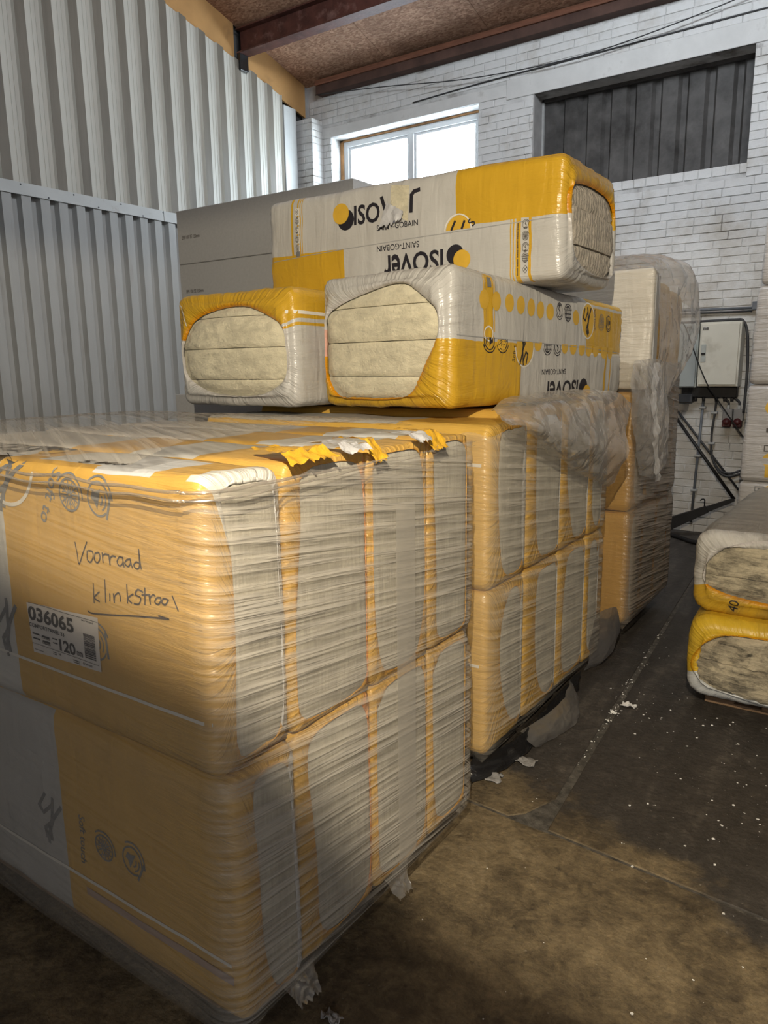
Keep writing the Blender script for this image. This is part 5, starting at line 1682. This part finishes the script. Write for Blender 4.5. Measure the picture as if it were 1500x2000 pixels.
# ================================================================== BACK WALL FITTINGS
def thing(name, label, cat, loc, group=None): return tag(empty(name, loc), label, cat, group)
def pbox(p, name, b, mat, bev=.004): return par(box_obj(name, b, mat, None, bev), p)
cb1 = thing('electrical_cabinet', 'large cream electrical cabinet on the brick wall', 'cabinet', (-1.3, 7.4, 1.39))
pbox(cb1, 'cabinet_body', (-1.470, -1.132, 7.20, 7.394, 1.385, 1.948), M['cab_cream'])
dr = pbox(cb1, 'cabinet_door', (-1.455, -1.147, 7.182, 7.199, 1.402, 1.930), M['cab_cream'], .003)
lk = pbox(dr, 'lock_plate', (-1.448, -1.408, 7.176, 7.183, 1.60, 1.755), M['cab_grey'], .002)
pbox(dr, 'lock_handle', (-1.444, -1.412, 7.162, 7.178, 1.667, 1.682), M['dark_steel'], .003)
def smudge(parent, x, z, y):
    '''a small dark maker's mark, unreadable at this distance'''
    bm = bmesh.new()
    for q in rect(x, z, x + .008, z + .020) + rect(x + .008, z + .012, x + .018, z + .017) + rect(x + .018, z, x + .026, z + .017) + disc(x + .036, z + .010, .008, .012, 12):
        bm.faces.new([bm.verts.new((a, y, b)) for a, b in q])
    return par(bm_obj('printed_mark', bm, M['ink_faded']), parent)
pbox(cb1, 'label_plate', (-1.445, -1.395, 7.178, 7.182, 1.880, 1.905), M['clip'], .0005)
smudge(cb1, -1.442, 1.882, 7.1765)
cb2 = thing('electrical_cabinet', 'narrow grey electrical cabinet left of the large cream one', 'cabinet', (-1.55, 7.4, 1.37))
pbox(cb2, 'cabinet_body', (-1.690, -1.492, 7.262, 7.394, 1.372, 1.946), M['cab_grey'])
d2 = pbox(cb2, 'cabinet_door', (-1.684, -1.502, 7.240, 7.261, 1.382, 1.936), M['cab_grey'], .003)
bm = bmesh.new()
bmesh.ops.create_cone(bm, cap_ends=True, segments=18, radius1=.018, radius2=.015, depth=.014, matrix=Matrix.Translation((-1.572, 7.235, 1.662)) @ Matrix.Rotation(math.pi / 2, 4, 'X'))
par(bm_obj('round_lock', bm, M['dark_steel'], None, True), d2)
pbox(cb2, 'label_plate', (-1.60, -1.535, 7.236, 7.240, 1.895, 1.925), M['clip'], .0005)
smudge(cb2, -1.592, 1.899, 7.2345)
gl = thing('cable_gland_box', 'dark cable gland box under the cabinets', 'junction box', (-1.4, 7.4, 1.26))
pbox(gl, 'gland_body', (-1.62, -1.15, 7.30, 7.393, 1.285, 1.383), M['dark_steel'])
pbox(gl, 'gland_corner', (-1.66, -1.52, 7.29, 7.392, 1.235, 1.31), M['rubber'])
for x in (-1.50, -1.43, -1.32, -1.25, -1.19):
    par(tube_obj('cable_gland', [(x, 7.34, 1.29), (x, 7.34, 1.25)], .014, M['rubber'], None, 10), gl)
def conduit(label, pts, r, clips, mat=None, group=None):
    root = thing('cable_conduit', label, 'conduit', pts[0], group)
    par(tube_obj('pipe', smooth_path(pts, 8) if len(pts) > 2 else pts, r, mat or M['pipe_grey'], None, 10), root)
    for (x, z) in clips:
        pbox(root, 'pipe_clip', (x - .028, x + .028, 7.345, 7.396, z - .010, z + .010), M['clip'], .003)
    return root
conduit('grey conduit running from the cabinets down to the floor', [(-1.437, 7.37, 1.27), (-1.475, 7.37, .10)], .012, [(-1.440, 1.188), (-1.455, .737), (-1.466, .409)])
conduit('dark cable that drops from the cabinet and bends right behind the stack', [(-1.322, 7.36, 1.27), (-1.330, 7.36, 1.124), (-1.343, 7.36, .98), (-1.340, 7.36, .864), (-1.330, 7.36, .745), (-1.265, 7.36, .625), (-1.165, 7.36, .590), (-1.04, 7.36, .64)], .010, [(-1.335, 1.143), (-1.342, .861)], M['rubber'])
conduit('second dark cable bending right just below the other', [(-1.330, 7.355, .80), (-1.32, 7.35, .72), (-1.25, 7.34, .60), (-1.165, 7.34, .566), (-1.04, 7.34, .61)], .009, [], M['rubber'])
hp = conduit('grey horizontal pipe on the bricks above the cabinets', [(-2.3, 7.36, 2.075), (-1.075, 7.36, 2.062)], .012, [], M['pipe_grey'])
pbox(hp, 'pipe_end_box', (-1.085, -1.045, 7.33, 7.396, 2.045, 2.115), M['pipe_grey'])
par(tube_obj('second_pipe', [(-2.3, 7.365, 2.045), (-1.085, 7.365, 2.036)], .008, M['rubber'], None, 8), hp)
cbl = thing('power_cable', 'thick black cable curving over the right side of the cream cabinet', 'cable', (-1.19, 7.3, 1.96))
par(tube_obj('cable', smooth_path([(-1.69, 7.31, 1.955), (-1.45, 7.31, 1.962), (-1.21, 7.31, 1.966), (-1.145, 7.31, 1.953), (-1.105, 7.31, 1.86), (-1.085, 7.31, 1.65), (-1.078, 7.31, 1.45), (-1.082, 7.31, 1.15)], 6), .012, M['rubber'], None, 8), cbl)
lc = thing('loose_cable', 'thin black cable hanging slantwise in front of the cabinets', 'cable', (-1.6, 7.16, 1.9))
par(tube_obj('cable', smooth_path([(-1.62, 7.14, 1.96), (-1.575, 7.14, 1.885), (-1.46, 7.14, 1.60), (-1.36, 7.15, 1.385), (-1.28, 7.2, 1.26), (-1.04, 7.25, .91)], 6), .0055, M['dark_steel'], None, 6), lc)
GSo = 'red and grey power sockets'
for k, x in enumerate((-1.215, -1.125)):
    so = thing('power_socket', ('left' if k == 0 else 'right') + ' red and grey power socket below the cream cabinet', 'socket', (x, 7.4, 1.02), GSo)
    pbox(so, 'socket_housing', (x - .040, x + .040, 7.31, 7.394, 1.075, 1.180), M['clear_plastic'])
    sp_ = pbox(so, 'socket_lid', (x - .036, x + .036, 7.285, 7.345, 1.020, 1.085), M['red_plastic'], .008)
    bm = bmesh.new()
    bmesh.ops.create_cone(bm, cap_ends=True, segments=16, radius1=.032, radius2=.028, depth=.05, matrix=Matrix.Translation((x, 7.30, 1.065)) @ Matrix.Rotation(math.radians(60), 4, 'X'))
    par(bm_obj('socket_mouth', bm, M['red_plastic'], None, True), so)
    pbox(so, 'cable_entry', (x - .012, x + .012, 7.33, 7.36, 1.18, 1.215), M['clip'], .003)
    par(tube_obj('feed_cable', smooth_path([(x, 7.345, 1.21), (x - .005, 7.345, 1.245), (x - .05, 7.345, 1.285), (x - .07, 7.345, 1.31)], 5), .010, M['rubber'], None, 8), so)
# black steel arm leaning by the wall with its long rod
ar = thing('steel_towing_arm', 'black tapered steel arm with a hook, leaning at the foot of the wall', 'steel arm', (-1.6, 7.2, 0))
bm = bmesh.new()
def taper_beam(bm, a, b, ha, hb, th):
    a, b = Vector(a), Vector(b)
    d = (b - a).normalized(); up = Vector((0, 0, 1)); up = (up - d * up.dot(d)).normalized(); sd = d.cross(up)
    r1 = [bm.verts.new(a + up * ha * u + sd * th * s) for u, s in ((1, 1), (-1, 1), (-1, -1), (1, -1))]
    r2 = [bm.verts.new(b + up * hb * u + sd * th * s) for u, s in ((1, 1), (-1, 1), (-1, -1), (1, -1))]
    for k in range(4): bm.faces.new((r1[k], r1[(k + 1) % 4], r2[(k + 1) % 4], r2[k]))
    bm.faces.new(r1[::-1]); bm.faces.new(r2)
taper_beam(bm, (-1.66, 7.12, .088), (-1.30, 7.16, .275), .060, .030, .03)
taper_beam(bm, (-1.30, 7.16, .275), (-1.085, 7.2, .378), .026, .015, .016)
bmesh.ops.recalc_face_normals(bm, faces=bm.faces)
par(bm_obj('arm_beam', bm, M['dark_steel']), ar)
par(tube_obj('arm_hook', smooth_path([(-1.325, 7.16, .275), (-1.325, 7.16, .325), (-1.325, 7.155, .355), (-1.335, 7.15, .368), (-1.352, 7.15, .362), (-1.36, 7.15, .35)], 4), .006, M['dark_steel'], None, 6), ar)
par(tube_obj('arm_rod', [(-1.085, 7.2, .378), (-1.64, 7.23, 1.10)], .014, M['dark_steel'], None, 8), ar)
rd = thing('steel_rod', 'thin dark rod leaning on the bricks parallel to the steel arm', 'rod', (-1.1, 7.37, .47))
par(tube_obj('rod', [(-1.08, 7.375, .44), (-1.66, 7.375, 1.15)], .010, M['rubber'], None, 8), rd)
hs = thing('floor_hose', 'dark hose lying on the floor along the foot of the back wall', 'hose', (-1.6, 7.1, 0))
par(tube_obj('hose', smooth_path([(-1.9, 7.0, .022), (-1.6, 7.05, .022), (-1.45, 6.95, .022), (-1.3, 6.85, .022), (-1.0, 6.9, .022)], 5), .02, M['dark_steel'], None, 8), hs)
ww = thing('sagging_wire', 'thin grey wire sagging along the top of the brick wall', 'wire', (-5.9, 7.3, 4.79))
par(tube_obj('wire', smooth_path([(-5.87, 7.29, 4.70), (-4.915, 7.30, 4.60), (-3.86, 7.31, 4.465), (-2.734, 7.31, 4.415), (-1.761, 7.31, 4.498), (-1.0, 7.31, 4.62)], 6), .005, M['rubber'], None, 6), ww)
wv = thing('wall_cable', 'grey cable running along the lintel over the dark opening', 'cable', (-3.9, 7.4, 4.47))
par(tube_obj('cable', smooth_path([(-4.6, 7.388, 4.40), (-3.8, 7.386, 4.425), (-2.9, 7.386, 4.435), (-2.0, 7.386, 4.445), (-1.0, 7.386, 4.46)], 5), .007, M['rubber'], None, 6), wv)

# ================================================================== LITTER ON THE FLOOR
def flake(bm, x, y, s, rr):
    n = rr.choice((4, 5, 6))
    a0 = rr.random() * 6.28
    top = []
    for k in range(n):
        a = a0 + 6.283 * k / n
        q = s * rr.uniform(.5, 1.1)
        top.append(bm.verts.new((x + math.cos(a) * q, y + math.sin(a) * q * .8, s * rr.uniform(.25, .7))))
    bot = [bm.verts.new((v.co.x, v.co.y, .0005)) for v in top]
    bm.faces.new(top)
    for k in range(n): bm.faces.new((top[k], bot[k], bot[(k + 1) % n], top[(k + 1) % n]))
rr = random.Random(11)
bm = bmesh.new()
cl = [(-.72, 3.3, .16), (-.55, 3.05, .2), (-.45, 2.85, .14), (-.95, 3.55, .1), (-.88, 3.3, .08), (-.5, 3.35, .15), (-.42, 2.7, .15), (-.6, 3.7, .15), (-.93, 4.1, .12), (-.75, 2.9, .3), (-.36, 3.05, .12), (-.30, 2.55, .15)]
for k in range(330):
    if k < 120:                                     # along the joint
        y = rr.uniform(2.7, 4.9) if k % 3 else rr.uniform(3.0, 3.9); x = jx(y) + rr.gauss(0, .012)
    elif k < 290:
        c_ = rr.choice(cl); x, y = rr.gauss(c_[0], c_[2]), rr.gauss(c_[1], c_[2] * 1.2)
    else:
        x, y = rr.uniform(-1.0, .2), rr.uniform(1.4, 3.0)
    if x < -1.03 or (x > -.66 and y > 3.45): continue
    flake(bm, x, y, rr.choice((.0015, .002, .002, .003, .004, .006)), rr)
fc = bm_obj('foam_crumbs', bm, M['foam_white'])
tag(fc, 'white foam crumbs scattered along the floor joint and in the aisle', 'litter', kind='stuff')
def scrap(name, label, x, y, s, mat, seed, cat='scrap', ht=.03, group=None):
    r2 = random.Random(seed)
    n, vs, fs = 9, [], []
    for j in range(n):
        for i in range(n):
            u, v = i / (n - 1) - .5, j / (n - 1) - .5
            ed = 1 + .35 * noise.noise(Vector((math.atan2(v, u + 1e-6) * 1.3, seed, 0)))
            p = Vector((x + u * s * 2 * ed, y + v * s * 1.3 * ed, 0))
            p.z = .003 + abs(noise.noise(Vector((u * 3, v * 3, seed)))) * ht
            vs.append(p)
    for j in range(n - 1):
        for i in range(n - 1):
            a = j * n + i
            fs.append((a, a + 1, a + n + 1, a + n))
    o = mesh_obj(name, vs, fs, mat, None, True)
    md = o.modifiers.new('thickness', 'SOLIDIFY'); md.thickness = .002; md.offset = 1
    return tag(o, label, cat, group)
scrap('foam_scrap', 'largest white foam scrap, lying by the floor joint', -.885, 3.33, .032, M['foam_white'], 3)
scrap('foam_scrap', 'small white foam scrap just beside the largest one', -.925, 3.22, .014, M['foam_white'], 5)
scrap('plastic_scrap', 'grey plastic scrap on the floor at the bottom edge of the view', -1.0, 1.205, .024, M['scrap_grey'], 6)
scrap('plastic_scrap', 'crumpled grey plastic scrap at the front corner of the middle load', -1.17, 2.42, .05, M['scrap_grey'], 8, ht=.04)
scrap('film_scrap', 'flat grey film scrap in the dark gap between the nearest and middle loads', -1.195, 2.24, .025, M['scrap_grey'], 9)
scrap('film_scrap', 'clear grey film scrap lying before the middle load', -1.10, 2.60, .05, M['scrap_grey'], 10, ht=.03)

# ================================================================== FLOOD LAMP (out of view, gives the main light; hood added to cut it)
lh = thing('flood_lamp', 'unseen flood lamp above and behind the viewer, with an added light-cutting hood', 'lamp', tuple(LAMP))
# lower lip lies in the plane in which the light is cut off, upper lip cuts it just below level
n_ = Vector((0.088, 0.817, 0.569)).normalized()
ed = (Vector((1, 0, 0)) - n_ * n_.x).normalized()
dn = ed.cross(n_).normalized()
if dn.y < 0: dn = -dn
bm = bmesh.new()
def plate(bm, p, along, d0, d1, th):
    along = along.normalized(); side = Vector((1, 0, 0))
    up = side.cross(along).normalized()
    vs = []
    for s in (-.45, .45):
        for d in (d0, d1):
            for t in (-th, th):
                vs.append(bm.verts.new(p + side * s + along * d + up * t))
    for f in ((0, 1, 3, 2), (4, 6, 7, 5), (0, 4, 5, 1), (2, 3, 7, 6), (0, 2, 6, 4), (1, 5, 7, 3)):
        bm.faces.new([vs[i] for i in f])
def lip(bm, a, b, th=.002):
    vs = []
    for s_ in (-.45, .45):
        for p in (a, b):
            for t_ in (0, -th * 2):
                vs.append(bm.verts.new(p + ed * s_ + n_ * t_))
    for f in ((0, 1, 3, 2), (4, 6, 7, 5), (0, 4, 5, 1), (2, 3, 7, 6), (0, 2, 6, 4), (1, 5, 7, 3)):
        bm.faces.new([vs[i] for i in f])
lip(bm, LAMP - n_ * .035 - dn * .05, LAMP + dn * .17)
upv = Vector((0, 1, -.055)).normalized()
plate(bm, LAMP + Vector((0, 0, .016)), upv, -.05, .17, .002)
bmesh.ops.recalc_face_normals(bm, faces=bm.faces)
par(bm_obj('added_lamp_hood', bm, M['dark_steel']), lh)
par(box_obj('added_hood_back', (LAMP.x - .46, LAMP.x + .46, LAMP.y - .075, LAMP.y - .055, LAMP.z - .05, LAMP.z + .06), M['dark_steel'], None, .003), lh)
par(tube_obj('hanging_rod', [(LAMP.x, LAMP.y - .065, LAMP.z + .05), (LAMP.x, LAMP.y - .065, zceil(LAMP.y) + .01)], .010, M['dark_steel'], None, 8), lh)
